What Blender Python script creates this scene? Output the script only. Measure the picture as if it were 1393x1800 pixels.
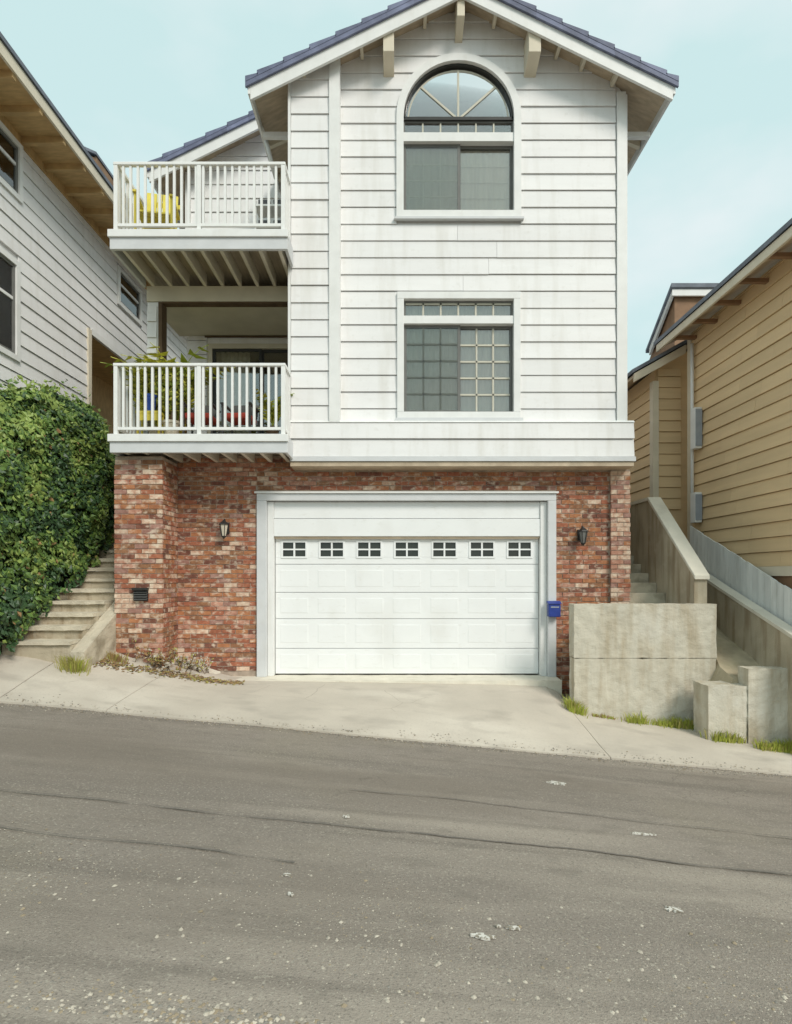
import bpy, math, random
from mathutils import Vector, noise
R = math.radians
rnd = random.Random(7)
for o in list(bpy.data.objects): bpy.data.objects.remove(o)
S = bpy.context.scene
COL = S.collection

# ---------------------------------------------------------------- camera, sky, sun, exposure
cam = bpy.data.objects.new('camera', bpy.data.cameras.new('camera')); COL.objects.link(cam)
cam.location = (0, 0, 0); cam.rotation_euler = (R(90), 0, 0)          # eye level is z = 0
cam.data.sensor_fit = 'HORIZONTAL'; cam.data.sensor_width = 36; cam.data.lens = 25.12
cam.data.shift_y = 0.079; cam.data.clip_start = 0.05; cam.data.clip_end = 2000
S.camera = cam
SUN_EL, SUN_AZ = 41, 36      # azimuth measured from straight behind the camera towards the right
W = bpy.data.worlds.new('World'); S.world = W; W.use_nodes = True
nt = W.node_tree; bg = nt.nodes['Background']
sky = nt.nodes.new('ShaderNodeTexSky'); sky.sky_type = 'NISHITA'; sky.sun_disc = False
sky.sun_elevation = R(SUN_EL); sky.sun_rotation = R(180 - SUN_AZ); sky.dust_density = 3.0; sky.air_density = 1.0
tc = nt.nodes.new('ShaderNodeTexCoord')
mp = nt.nodes.new('ShaderNodeMapping'); mp.inputs['Scale'].default_value = (1.6, 1.6, 3.2)
nz = nt.nodes.new('ShaderNodeTexNoise'); nz.inputs['Scale'].default_value = 1.7; nz.inputs['Detail'].default_value = 5
cr = nt.nodes.new('ShaderNodeValToRGB')
cr.color_ramp.elements[0].position = 0.45; cr.color_ramp.elements[0].color = (5.6, 7.45, 7.4, 1)
cr.color_ramp.elements[1].position = 0.72; cr.color_ramp.elements[1].color = (7.4, 8.15, 8.15, 1)
mix = nt.nodes.new('ShaderNodeMixRGB'); mix.inputs[0].default_value = 0.86      # thin even veil of cloud
nt.links.new(tc.outputs['Generated'], mp.inputs[0]); nt.links.new(mp.outputs[0], nz.inputs['Vector'])
nt.links.new(nz.outputs['Fac'], cr.inputs[0])
nt.links.new(sky.outputs[0], mix.inputs[1]); nt.links.new(cr.outputs[0], mix.inputs[2])
nt.links.new(mix.outputs[0], bg.inputs['Color']); bg.inputs['Strength'].default_value = 0.1
sl = bpy.data.lights.new('sun', 'SUN'); sl.energy = 1.95; sl.angle = R(20); sl.color = (1, .935, .85)
so = bpy.data.objects.new('sun', sl); COL.objects.link(so)
a = R(SUN_AZ); e = R(SUN_EL)
to_sun = Vector((math.sin(a) * math.cos(e), -math.cos(a) * math.cos(e), math.sin(e)))
so.rotation_euler = to_sun.to_track_quat('Z', 'Y').to_euler(); so.location = to_sun * 40
vs = S.view_settings; vs.view_transform = 'Standard'; vs.look = 'None'; vs.exposure = 0.3; vs.gamma = 1
vs.use_curve_mapping = False

# ---------------------------------------------------------------- materials
M = {}
def mat(name, col, rough=.7, var=.15, scale=3.0, col2=None, stretch=(1, 1, 1), bump=0.0, bscale=40.0, metal=0.0,
        spec=.3, detail=6, lo=.35, hi=.68, extra=None, cracks=None, objvar=0.0):
    """Principled surface; colour is broken up by a stretched noise, with an optional fine bump and extra stain layers."""
    m = bpy.data.materials.new(name); m.use_nodes = True; n = m.node_tree; L = n.links
    p = n.nodes['Principled BSDF']; p.inputs['Roughness'].default_value = rough
    p.inputs['Metallic'].default_value = metal; p.inputs['Specular IOR Level'].default_value = spec
    g = n.nodes.new('ShaderNodeNewGeometry'); vec = g.outputs['Position']
    def noise_node(sc, st, det=detail):
        mpn = n.nodes.new('ShaderNodeMapping'); mpn.inputs['Scale'].default_value = st; L.new(vec, mpn.inputs[0])
        t = n.nodes.new('ShaderNodeTexNoise'); t.inputs['Scale'].default_value = sc; t.inputs['Detail'].default_value = det
        L.new(mpn.outputs[0], t.inputs['Vector']); return t
    t = noise_node(scale, stretch)
    r = n.nodes.new('ShaderNodeValToRGB'); c2 = col2 or tuple(c * (1 - var) for c in col)
    r.color_ramp.elements[0].position = lo; r.color_ramp.elements[0].color = (*c2, 1)
    r.color_ramp.elements[1].position = hi; r.color_ramp.elements[1].color = (*col, 1)
    L.new(t.outputs['Fac'], r.inputs[0]); out = r.outputs[0]
    for (c3, sc, st, a0, a1, amt) in (extra or []):
        t2 = noise_node(sc, st); rr = n.nodes.new('ShaderNodeValToRGB')
        rr.color_ramp.elements[0].position = a0; rr.color_ramp.elements[0].color = (0, 0, 0, 1)
        rr.color_ramp.elements[1].position = a1; rr.color_ramp.elements[1].color = (amt, amt, amt, 1)
        L.new(t2.outputs['Fac'], rr.inputs[0])
        mx = n.nodes.new('ShaderNodeMixRGB'); L.new(rr.outputs[0], mx.inputs[0]); L.new(out, mx.inputs[1])
        mx.inputs[2].default_value = (*c3, 1); out = mx.outputs[0]
    for (cc, sc, wid, amt, cover) in (cracks or []):      # thin wandering cracks, only where a slow noise lets them
        wn_ = noise_node(sc * 1.5, (1, 1, 1), 4); vm = n.nodes.new('ShaderNodeMixRGB'); vm.inputs[0].default_value = .16
        L.new(vec, vm.inputs[1]); L.new(wn_.outputs['Color'], vm.inputs[2])
        vo = n.nodes.new('ShaderNodeTexVoronoi'); vo.feature = 'DISTANCE_TO_EDGE'; vo.inputs['Scale'].default_value = sc; L.new(vm.outputs[0], vo.inputs['Vector'])
        lt = n.nodes.new('ShaderNodeMath'); lt.operation = 'LESS_THAN'; lt.inputs[1].default_value = wid; L.new(vo.outputs['Distance'], lt.inputs[0])
        ms = noise_node(.45, (1, 1, 1), 3); gt = n.nodes.new('ShaderNodeMath'); gt.operation = 'GREATER_THAN'; gt.inputs[1].default_value = cover; L.new(ms.outputs['Fac'], gt.inputs[0])
        mu = n.nodes.new('ShaderNodeMath'); mu.operation = 'MULTIPLY'; L.new(lt.outputs[0], mu.inputs[0]); L.new(gt.outputs[0], mu.inputs[1])
        m3 = n.nodes.new('ShaderNodeMath'); m3.operation = 'MULTIPLY'; m3.inputs[1].default_value = amt; L.new(mu.outputs[0], m3.inputs[0])
        mx = n.nodes.new('ShaderNodeMixRGB'); L.new(m3.outputs[0], mx.inputs[0]); L.new(out, mx.inputs[1]); mx.inputs[2].default_value = (*cc, 1); out = mx.outputs[0]
    if objvar:
        oi = n.nodes.new('ShaderNodeObjectInfo'); hs = n.nodes.new('ShaderNodeHueSaturation')
        mr = n.nodes.new('ShaderNodeMapRange'); mr.inputs[3].default_value = 1 - objvar; mr.inputs[4].default_value = 1 + objvar
        L.new(oi.outputs['Random'], mr.inputs[0]); L.new(mr.outputs[0], hs.inputs['Value']); L.new(out, hs.inputs['Color']); out = hs.outputs[0]
    L.new(out, p.inputs['Base Color'])
    if bump:
        b = n.nodes.new('ShaderNodeBump'); b.inputs['Strength'].default_value = bump; b.inputs['Distance'].default_value = .01
        t3 = noise_node(bscale, (1, 1, 1), 3); L.new(t3.outputs['Fac'], b.inputs['Height']); L.new(b.outputs[0], p.inputs['Normal'])
    M[name] = m; return m

DIRT = (.50, .47, .40)
mat('white_siding', (.81, .80, .795), .55, .05, 2.2, stretch=(.5, .5, 3), bump=.12, bscale=60, objvar=.035,
    extra=[(DIRT, 2.4, (2.6, 2.6, .3), .50, .76, .30), ((.58, .56, .52), 11, (1, 1, 1), .60, .75, .25)])
mat('white_trim', (.80, .80, .785), .5, .07, 5, bump=.08, bscale=50, extra=[(DIRT, 3, (2, 2, .5), .55, .8, .25)])
mat('pale_grey_trim', (.64, .65, .66), .5, .08, 4, bump=.1, extra=[(DIRT, 3, (1, 1, 1), .55, .8, .2)])
mat('door_white', (.83, .84, .84), .42, .03, 2.5, bump=.05, bscale=90, extra=[(DIRT, 2, (1, 1, .6), .54, .8, .20), ((.60, .58, .53), 9, (1, 1, 2), .60, .74, .22)])
mat('rail_white', (.82, .82, .80), .4, .06, 8)
mat('soffit_tan', (.60, .49, .36), .7, .25, 5, stretch=(1, 4, 1), bump=.15, extra=[((.28, .20, .13), 2.5, (1, 1, 1), .5, .75, .5)])
mat('eave_gold', (.62, .42, .20), .7, .25, 5, stretch=(1, 4, 1), bump=.15, extra=[((.30, .19, .09), 2.5, (1, 1, 1), .5, .75, .5)])
mat('porch_olive', (.62, .57, .45), .7, .12, 3, bump=.1)
mat('joist_wood', (.72, .66, .55), .75, .2, 6, stretch=(1, .3, 1), bump=.2)
mat('deck_under', (.46, .39, .29), .8, .3, 5, stretch=(4, .5, 1), bump=.2)
mat('roof_tile', (.18, .20, .30), .6, .3, 6, bump=.3, bscale=30, objvar=.22)
mat('roof_grey', (.20, .22, .26), .75, .3, 5, bump=.3, bscale=30, objvar=.15)
mat('tan_siding', (.74, .55, .325), .65, .10, 2.5, stretch=(.4, .4, 3), bump=.12, objvar=.05, extra=[((.60, .45, .27), 2, (1, 1, .5), .55, .8, .3)])
mat('cream_trim', (.70, .63, .50), .6, .1, 4, bump=.1)
mat('brown_face', (.30, .18, .105), .7, .25, 4, bump=.15)
mat('dark_brown', (.13, .085, .05), .8, .3, 4)
mat('mortar', (.50, .40, .32), .9, .3, 9, bump=.5, bscale=60)
BR = []
for nm, c, c2 in (('brick_red', (.42, .165, .095), (.31, .105, .06)), ('brick_dark', (.25, .105, .07), (.16, .065, .045)),
              ('brick_orange', (.47, .21, .10), (.35, .14, .07)), ('brick_rose', (.55, .31, .225), (.38, .17, .115)),
              ('brick_cream', (.76, .62, .48), (.50, .27, .18)), ('brick_brown', (.36, .18, .095), (.24, .11, .06)),
              ('brick_mauve', (.44, .26, .21), (.31, .155, .12))):
    mat(nm, c, .9, 0, 14, col2=c2, bump=.6, bscale=70, objvar=.12, extra=[((.74, .62, .49), 9, (1, 1, 1.6), .52, .68, .65)])
    BR.append(M[nm])
mat('concrete_wall', (.60, .555, .455), .88, .14, 2.2, stretch=(1, 1, .8), bump=.5, bscale=45,
    extra=[((.36, .29, .19), 2.6, (2.4, 2.4, .28), .46, .70, .7), ((.66, .64, .57), 1.3, (1, 1, 1), .55, .75, .6), ((.26, .23, .18), 7, (1, 1, .6), .62, .78, .35)])
mat('concrete_stain_shade', (.54, .47, .35), .9, .2, 2.5, bump=.5, bscale=45,
    extra=[((.26, .19, .115), 3.2, (2.2, 2.2, .3), .48, .68, .75), ((.55, .50, .40), 5, (1, 1, 1), .58, .75, .5)])  # stained walls; also the darker, shaded tone of the left step risers
mat('concrete_step', (.60, .53, .41), .9, .2, 4, bump=.5, bscale=40, extra=[((.22, .18, .12), 3.5, (1, 1, 1), .48, .66, .65)])
mat('concrete_tread_lit', (.68, .61, .48), .9, .2, 4, bump=.5, bscale=40, extra=[((.36, .31, .22), 3.5, (1, 1, 1), .52, .7, .5)])  # paler copy of the step concrete, lit tread tops painted in
mat('pavement', (.56, .50, .42), .9, .12, 1.6, bump=.35, bscale=90,
    extra=[((.68, .62, .53), .9, (.5, 1, 1), .5, .7, .7), ((.36, .32, .27), 2.6, (.7, 1.3, 1), .52, .72, .55), ((.40, .35, .30), 40, (1, 1, 1), .55, .7, .3)],
    cracks=[((.32, .27, .22), 1.1, .004, .5, .60)])
mat('concrete_sill', (.76, .71, .60), .9, .12, 3, bump=.4, extra=[((.45, .40, .32), 4, (1, 1, 1), .56, .75, .4)])
mat('asphalt', (.29, .25, .212), .92, .22, .9, stretch=(.35, 1.6, 1), bump=.7, bscale=110, spec=.2,
    extra=[((.38, .33, .275), .8, (.22, 2.2, 1), .48, .70, .8), ((.18, .155, .13), 1.3, (.16, 3.4, 1), .55, .68, .55),
           ((.27, .235, .175), .55, (1, 1, 1), .55, .75, .5), ((.44, .40, .33), 60, (1, 1, 1), .55, .70, .65), ((.11, .10, .085), 75, (1, 1, 1), .56, .70, .6), ((.17, .15, .125), 5, (.8, 1.3, 1), .54, .7, .35), ((.19, .16, .13), .45, (.5, 1.6, 1), .50, .62, .55)],
    cracks=[((.15, .13, .105), 3.4, .014, .45, .60)])
mat('tar', (.20, .175, .15), .85, .25, 20)
mat('soil', (.22, .17, .11), .95, .3, 4, bump=.5)
mat('dry_soil', (.50, .42, .29), .95, .25, 5, bump=.6, extra=[((.34, .30, .18), 3, (1, 1, 1), .5, .7, .5)])
mat('stone_pale', (.56, .50, .41), .9, .3, 12)
mat('stone_tan', (.36, .29, .20), .9, .3, 12)
mat('stone_grey', (.26, .24, .21), .9, .3, 12)
mat('paint_fleck', (.70, .67, .61), .85, .2, 30, extra=[((.28, .25, .20), 55, (1, 1, 1), .47, .55, 1.0)])
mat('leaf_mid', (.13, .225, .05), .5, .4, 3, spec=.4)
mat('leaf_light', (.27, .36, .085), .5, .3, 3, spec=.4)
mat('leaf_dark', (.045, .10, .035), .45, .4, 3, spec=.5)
mat('hedge_inner_shade', (.012, .022, .009), .95, .3, 3)  # near black: shade deep between the leaves put into the colour
mat('grass_green', (.34, .38, .055), .6, .3, 8)
mat('grass_yellow', (.42, .38, .11), .65, .3, 8)
mat('dry_leaf', (.36, .22, .10), .8, .4, 10)
mat('dry_twig', (.17, .115, .075), .9, .3, 10)
mat('palm_yellow', (.62, .60, .10), .5, .3, 8)
mat('palm_green', (.36, .44, .07), .5, .3, 8)
mat('window_dark', (.045, .045, .042), .4, .2, 5)
mat('sash_grey', (.17, .17, .16), .4, .15, 5)
mat('dark_pane', (.035, .038, .03), .12, .3, 3, spec=.6)
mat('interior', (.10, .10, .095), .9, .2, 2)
mat('curtain', (.86, .82, .66), .9, .12, 4, stretch=(5, 1, .4))
mat('curtain_dark', (.74, .71, .60), .9, .15, 4, stretch=(5, 1, .4))
mat('muntin', (.58, .555, .46), .5, .08, 5)
mat('muntin_dim', (.47, .455, .385), .5, .08, 5)
mat('iron_black', (.03, .027, .025), .5, .3, 20, spec=.5)
mat('lamp_glass', (.62, .56, .45), .25, .1, 10)
mat('blue_plastic', (.035, .065, .30), .4, .2, 12)
mat('blue_pot', (.04, .10, .42), .3, .2, 12)
mat('yellow_paint', (.74, .62, .10), .5, .15, 6)
mat('red_cloth', (.50, .075, .05), .85, .25, 9)
mat('chair_metal', (.10, .10, .095), .5, .2, 9)
mat('grey_bin', (.09, .09, .095), .5, .2, 9)
mat('pale_fence', (.80, .81, .79), .8, .14, 4, stretch=(3, 3, .5), bump=.3, objvar=.08, extra=[((.47, .46, .42), 4, (2, 2, .4), .55, .75, .5)])
mat('downspout', (.72, .72, .70), .4, .08, 6)
mat('meter_grey', (.34, .37, .42), .45, .15, 6)

def glass(name, tint, refl):
    m = bpy.data.materials.new(name); m.use_nodes = True; n = m.node_tree
    n.nodes.remove(n.nodes['Principled BSDF']); out = n.nodes['Material Output']
    t = n.nodes.new('ShaderNodeBsdfTransparent'); t.inputs[0].default_value = (*tint, 1)
    gl = n.nodes.new('ShaderNodeBsdfGlossy'); gl.inputs['Roughness'].default_value = .02
    fr = n.nodes.new('ShaderNodeFresnel'); fr.inputs[0].default_value = 1.5
    ma = n.nodes.new('ShaderNodeMath'); ma.operation = 'ADD'; ma.inputs[1].default_value = refl; n.links.new(fr.outputs[0], ma.inputs[0])
    nn = n.nodes.new('ShaderNodeTexNoise'); nn.inputs['Scale'].default_value = 1.4
    g = n.nodes.new('ShaderNodeNewGeometry'); n.links.new(g.outputs['Position'], nn.inputs['Vector'])
    b = n.nodes.new('ShaderNodeBump'); b.inputs['Strength'].default_value = .15; b.inputs['Distance'].default_value = .02
    n.links.new(nn.outputs['Fac'], b.inputs['Height']); n.links.new(b.outputs[0], gl.inputs['Normal'])
    mx = n.nodes.new('ShaderNodeMixShader'); n.links.new(ma.outputs[0], mx.inputs[0])
    n.links.new(t.outputs[0], mx.inputs[1]); n.links.new(gl.outputs[0], mx.inputs[2]); n.links.new(mx.outputs[0], out.inputs[0])
    M[name] = m
glass('glass', (.97, .975, .95), .13)
glass('insect_screen', (.92, .92, .90), 0.0)

# ---------------------------------------------------------------- helpers
WL = {}                                      # world location of every object we place (no rotations on parents)
def props(o, label=None, cat=None, group=None, kind=None):
    if label: o['label'] = label
    if cat: o['category'] = cat
    if group: o['group'] = group
    if kind: o['kind'] = kind
    return o
def link(o, loc, parent=None):
    COL.objects.link(o); loc = Vector(loc)
    if parent: o.parent = parent; o.location = loc - WL[parent]
    else: o.location = loc
    WL[o] = loc; return o
def thing(name, label, cat, loc=(0, 0, 0), group=None):
    return props(link(bpy.data.objects.new(name, None), loc), label, cat, group)
class MB:
    def __init__(s): s.v = []; s.f = []; s.m = []
    def add(s, vs_, fs, mi=0):
        b = len(s.v); s.v += [tuple(p) for p in vs_]; s.f += [tuple(b + i for i in f) for f in fs]; s.m += [mi] * len(fs); return s
    def box(s, x0, x1, y0, y1, z0, z1, mi=0):
        return s.add([(x0, y0, z0), (x1, y0, z0), (x1, y1, z0), (x0, y1, z0), (x0, y0, z1), (x1, y0, z1), (x1, y1, z1), (x0, y1, z1)],
                     [(0, 3, 2, 1), (4, 5, 6, 7), (0, 1, 5, 4), (1, 2, 6, 5), (2, 3, 7, 6), (3, 0, 4, 7)], mi)
    def hexa(s, p, mi=0):                    # 8 corners: 4 of one end, 4 of the other
        return s.add(p, [(0, 3, 2, 1), (4, 5, 6, 7), (0, 1, 5, 4), (1, 2, 6, 5), (2, 3, 7, 6), (3, 0, 4, 7)], mi)
    def prism(s, poly, d0, d1, place, mi=0):  # 2-D outline extruded from depth d0 to d1; place(u, v, d)
        n = len(poly); A = [place(u, v, d0) for u, v in poly]; B = [place(u, v, d1) for u, v in poly]
        return s.add(A + B, [tuple(range(n)), tuple(range(2 * n - 1, n - 1, -1))] + [(i, n + i, n + (i + 1) % n, (i + 1) % n) for i in range(n)], mi)
    def tube(s, p0, p1, r0, r1=None, n=8, mi=0):
        r1 = r0 if r1 is None else r1; p0 = Vector(p0); p1 = Vector(p1); d = (p1 - p0).normalized()
        u = d.orthogonal().normalized(); w = d.cross(u); A = []; B = []
        for k in range(n):
            t = 2 * math.pi * k / n; q = u * math.cos(t) + w * math.sin(t); A.append(p0 + q * r0); B.append(p1 + q * r1)
        return s.add(A + B, [(k, (k + 1) % n, n + (k + 1) % n, n + k) for k in range(n)] + [tuple(range(n - 1, -1, -1)), tuple(range(n, 2 * n))], mi)
    def lathe(s, c, prof, n=14, mi=0):
        vs_ = []; fs = []
        for (r, z) in prof:
            for k in range(n):
                t = 2 * math.pi * k / n; vs_.append((c[0] + r * math.cos(t), c[1] + r * math.sin(t), c[2] + z))
        for i in range(len(prof) - 1):
            for k in range(n): fs.append((i * n + k, i * n + (k + 1) % n, (i + 1) * n + (k + 1) % n, (i + 1) * n + k))
        fs.append(tuple(range(n - 1, -1, -1))); fs.append(tuple((len(prof) - 1) * n + k for k in range(n)))
        return s.add(vs_, fs, mi)
    def mesh(s, name, mats, origin=(0, 0, 0)):
        me = bpy.data.meshes.new(name); o = origin
        me.from_pydata([(x - o[0], y - o[1], z - o[2]) for x, y, z in s.v], [], s.f)
        for m in (mats if isinstance(mats, (list, tuple)) else [mats]): me.materials.append(M[m] if isinstance(m, str) else m)
        if any(s.m): me.polygons.foreach_set('material_index', s.m)
        return me
    def build(s, name, mats, parent=None, smooth=False, bevel=0, kind=None):
        xs = [[p[i] for p in s.v] for i in range(3)]
        c = Vector([(min(q) + max(q)) / 2 for q in xs]); c.z = min(xs[2])
        me = s.mesh(name, mats, c)
        if smooth: me.polygons.foreach_set('use_smooth', [True] * len(me.polygons))
        o = link(bpy.data.objects.new(name, me), c, parent)
        if bevel:
            b = o.modifiers.new('bevel', 'BEVEL'); b.width = bevel; b.segments = 2; b.limit_method = 'ANGLE'
        if kind: o['kind'] = kind
        return o
def box(name, mats, parent, x0, x1, y0, y1, z0, z1, bevel=0): return MB().box(x0, x1, y0, y1, z0, z1).build(name, mats, parent, bevel=bevel)
CT = bpy.data.textures.new('chips', 'CLOUDS'); CT.noise_scale = .14; CT.noise_depth = 3
def rough(o, lv=5, st=.03):
    for m in list(o.modifiers): o.modifiers.remove(m)
    b = o.modifiers.new('sub', 'SUBSURF'); b.subdivision_type = 'SIMPLE'; b.levels = b.render_levels = lv
    d = o.modifiers.new('chips', 'DISPLACE'); d.texture = CT; d.texture_coords = 'GLOBAL'; d.strength = st; d.mid_level = .5
    for p in o.data.polygons: p.use_smooth = False
    return o
def inst(name, me, loc, parent, scale=None, rot=None):
    o = bpy.data.objects.new(name, me); link(o, loc, parent)
    if scale: o.scale = scale
    if rot: o.rotation_euler = rot
    return o
def front(Y): return lambda u, z, d: (u, Y - d, z)         # a wall that faces the street
def faceR(X): return lambda u, z, d: (X + d, u, z)         # a wall that faces +x
def faceL(X): return lambda u, z, d: (X - d, u, z)
def strip(mb, P, uL, uR, z0, z1, d0, d1, db=-.012, n=1):
    """A board between two side outlines uL(z), uR(z); its face leans from depth d0 at the bottom to d1 at the top."""
    rows = []
    for i in range(n + 1):
        z = z0 + (z1 - z0) * i / n; d = d0 + (d1 - d0) * i / n; a_, b_ = uL(z), uR(z)
        if b_ < a_: a_ = b_ = (a_ + b_) / 2
        rows.append([P(a_, z, d), P(b_, z, d), P(b_, z, db), P(a_, z, db)])
    v = [p for r_ in rows for p in r_]; f = [(0, 3, 2, 1), (4 * n, 4 * n + 1, 4 * n + 2, 4 * n + 3)]
    for i in range(n):
        for k in range(4): f.append((4 * i + k, 4 * i + (k + 1) % 4, 4 * i + 4 + (k + 1) % 4, 4 * i + 4 + k))
    return mb.add(v, f)
C = lambda x: (lambda z: x)
def siding(parent, P, material, z0, z1, step, spans, th=.026, gap=.008):
    """One object per board. spans(za, zb) gives the (uL, uR, segments) outlines for that course."""
    z = z0; k = 0
    while z < z1 - .03:
        zt = min(z + step, z1)
        for (uL, uR, n) in spans(z, zt):
            w = max(uR(z) - uL(z), uR(zt) - uL(zt), uR((z + zt) / 2) - uL((z + zt) / 2))
            if w < .03: continue
            pieces = [(uL, uR)]
            if w > 2.6 and gap < .02:
                m_u = uL(z) + (uR(z) - uL(z)) * rnd.uniform(.25, .75); pieces = [(uL, C(m_u - .002)), (C(m_u + .002), uR)]
            for (uL, uR) in pieces:
              j = rnd.uniform(-.004, .004); t_ = th + rnd.uniform(-.004, .003)
              strip(MB(), P, uL, uR, z + j, zt - gap, t_, .006, n=n).build('siding_board', material, parent)
        z += step; k += 1

# ---------------------------------------------------------------- ground, road, pavement
def road_z(x, y): return -1.94 - .093 * max(-26, min(26, x)) - .05 * (y - 6.5)
mb = MB(); gx = [-600, -200, -80, -40, -26, -14, -9, -6, -4, -2, 0, 2, 4, 6, 9, 14, 26, 40, 80, 200, 600]
gy = [-600, -150, -40, -12, 0, 3, 5, 6.3, 9, 14, 20, 40, 80, 200, 700]
def ground_z(x, y):
    return -1.94 - .093 * max(-26, min(26, x)) - .05 * (max(-10, min(6.3, y)) - 6.5) - .16 - (.12 if y > 6.3 else 0)
vs_ = [(x, y, ground_z(x, y)) for y in gy for x in gx]; nx = len(gx)
mb.add(vs_, [(j * nx + i, j * nx + i + 1, (j + 1) * nx + i + 1, (j + 1) * nx + i) for j in range(len(gy) - 1) for i in range(nx - 1)])
props(mb.build('ground', 'soil'), kind='structure')
mb = MB(); rx = [-60 + i * .75 for i in range(161)]; ry = [-9 + i * .62 for i in range(26)]; ry[-1] = 6.5
def edge_wob(x): return .05 * noise.noise((x * .9, 3.1, 0)) + .02 * noise.noise((x * 4, 1, 0))
vs_ = []
for j, y in enumerate(ry):
    for x in rx:
        yy = y + (edge_wob(x) if j == len(ry) - 1 else 0)
        vs_.append((x, yy, road_z(x, y) + .012 * noise.noise((x * .5, y * .7, 5)) * (0 if j == len(ry) - 1 else 1)))
nx = len(rx)
mb.add(vs_, [(j * nx + i, j * nx + i + 1, (j + 1) * nx + i + 1, (j + 1) * nx + i) for j in range(len(ry) - 1) for i in range(nx - 1)])
road = props(mb.build('road', 'asphalt', smooth=True), kind='structure')

HB = [(-12, -.35), (-9, -.5), (-6, -.72), (-5, -.87), (-4.2, -1.15), (-3.55, -1.42), (-2.6, -1.66), (2.45, -1.72), (2.7, -1.98), (3.5, -2.1), (6, -2.33), (9, -2.62), (12, -2.9)]
def lerp_tab(tab, x):
    for (a0, b0), (a1, b1) in zip(tab, tab[1:]):
        if x <= a1: return b0 + (b1 - b0) * max(0, (x - a0) / (a1 - a0))
    return tab[-1][1]
def pave_z(x, y):
    t = max(0, min(1, (y - 6.5) / 2.3)); e0 = -1.94 - .093 * x + .022
    h = lerp_tab(HB, x)
    return e0 + (h - e0) * t + (.03 * math.sin(math.pi * t)) - (.06 * t * (1 - t) * 4 if 1.6 < x < 2.7 else 0) * min(1, (x - 1.6) / .9)
pav = props(link(bpy.data.objects.new('pavement', None), (0, 6.5, -1.9)), kind='structure')
slabs = [(-11, -4.71), (-4.70, -3.415), (-3.41, 2.525), (2.53, 11)]
for (x0, x1) in slabs:
    mb = MB(); n = max(4, int((x1 - x0) / .18)); m_ = 14; g = .0025
    for j in range(m_ + 1):
        for i in range(n + 1):
            x = x0 + g + (x1 - x0 - 2 * g) * i / n; t = j / m_; y = 6.5 + edge_wob(x) + t * (8.95 - 6.5 - edge_wob(x))
            sk = .55 * (1 - t) if x0 < -4 else 0
            mb.v.append((x + (sk if -6.3 < x0 < -3 and 0 < i < n + 1 else 0) * 0, y, pave_z(x, y) + .006 * noise.noise((x * 2, y * 2, 1))))
    W1 = n + 1; mb.f += [(j * W1 + i, j * W1 + i + 1, (j + 1) * W1 + i + 1, (j + 1) * W1 + i) for j in range(m_) for i in range(n)]
    b = len(mb.v)                                          # skirt down to the soil all round
    ring = [i for i in range(W1)] + [j * W1 + n for j in range(1, m_ + 1)] + [m_ * W1 + i for i in range(n - 1, -1, -1)] + [j * W1 for j in range(m_ - 1, 0, -1)]
    mb.v += [(mb.v[i][0], mb.v[i][1], mb.v[i][2] - .2) for i in ring]
    mb.f += [(ring[k], b + k, b + (k + 1) % len(ring), ring[(k + 1) % len(ring)]) for k in range(len(ring))]
    mb.m = [0] * len(mb.f); mb.build('pavement_slab', 'pavement', pav, smooth=False)
rough(box('threshold', 'concrete_sill', pav, -2.85, 2.60, 8.66, 9.3, -1.9, -1.66), 6, .02)
MB().hexa([(-3.52, 8.80, -1.8), (-2.86, 8.80, -1.8), (-2.86, 9.1, -1.8), (-3.52, 9.1, -1.8), (-3.52, 8.80, -1.40), (-2.86, 8.80, -1.60), (-2.86, 9.1, -1.57), (-3.52, 9.1, -1.38)]).build('footing', 'concrete_sill', pav, bevel=.015)
# worn white marks on the asphalt
def fleck(x, y, w, h, seed):
    r_ = random.Random(seed); n = 19; pts = []
    for k in range(n):
        t = 2 * math.pi * k / n; s_ = r_.uniform(.3, 1.1); px, py = x + math.cos(t) * w * s_, y + math.sin(t) * h * s_
        pts.append((px, py, road_z(px, py) + .016))
    mb = MB(); mb.add(pts + [(p[0], p[1], p[2] - .012) for p in pts], [tuple(range(n))] + [(k, n + k, n + (k + 1) % n, (k + 1) % n) for k in range(n)])
    mb.build('paint_mark', 'paint_fleck', road)
for i, (x, y, w, h) in enumerate([(1.55, 5.35, .10, .055), (1.58, 3.15, .055, .03), (.42, 2.72, .07, .022), (.60, 2.82, .04, .018), (-.56, 2.94, .022, .016), (-.36, 4.05, .03, .025), (1.9, 4.25, .11, .02), (-.62, 3.14, .03, .012), (.52, 2.82, .018, .01)]):
    fleck(x, y, w, h, i)
def seam(x0, x1, ya, yb, w, seed):
    n = int((x1 - x0) / .06); mb = MB()
    for i in range(n + 1):
        f = i / n; x = x0 + (x1 - x0) * f; y = ya + (yb - ya) * f + .05 * noise.noise((x * 1.2, seed, 0)) + .012 * noise.noise((x * 7, seed, 4))
        ww = w * max(.12, .6 + .8 * noise.noise((x * 3, seed, 9)))
        mb.v += [(x, y - ww, road_z(x, y) + .0145), (x, y + ww, road_z(x, y) + .0145)]
    mb.f = [(2 * i, 2 * i + 2, 2 * i + 3, 2 * i + 1) for i in range(n)]; mb.m = [0] * n
    mb.build('tar_seam', 'tar', road)
seam(-3.4, .3, 3.98, 3.86, .010, 1); seam(.1, 4.2, 3.88, 3.70, .013, 2); seam(-3.2, -.6, 3.45, 3.30, .009, 3); seam(-.4, 3.6, 4.65, 4.45, .008, 5)
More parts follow.
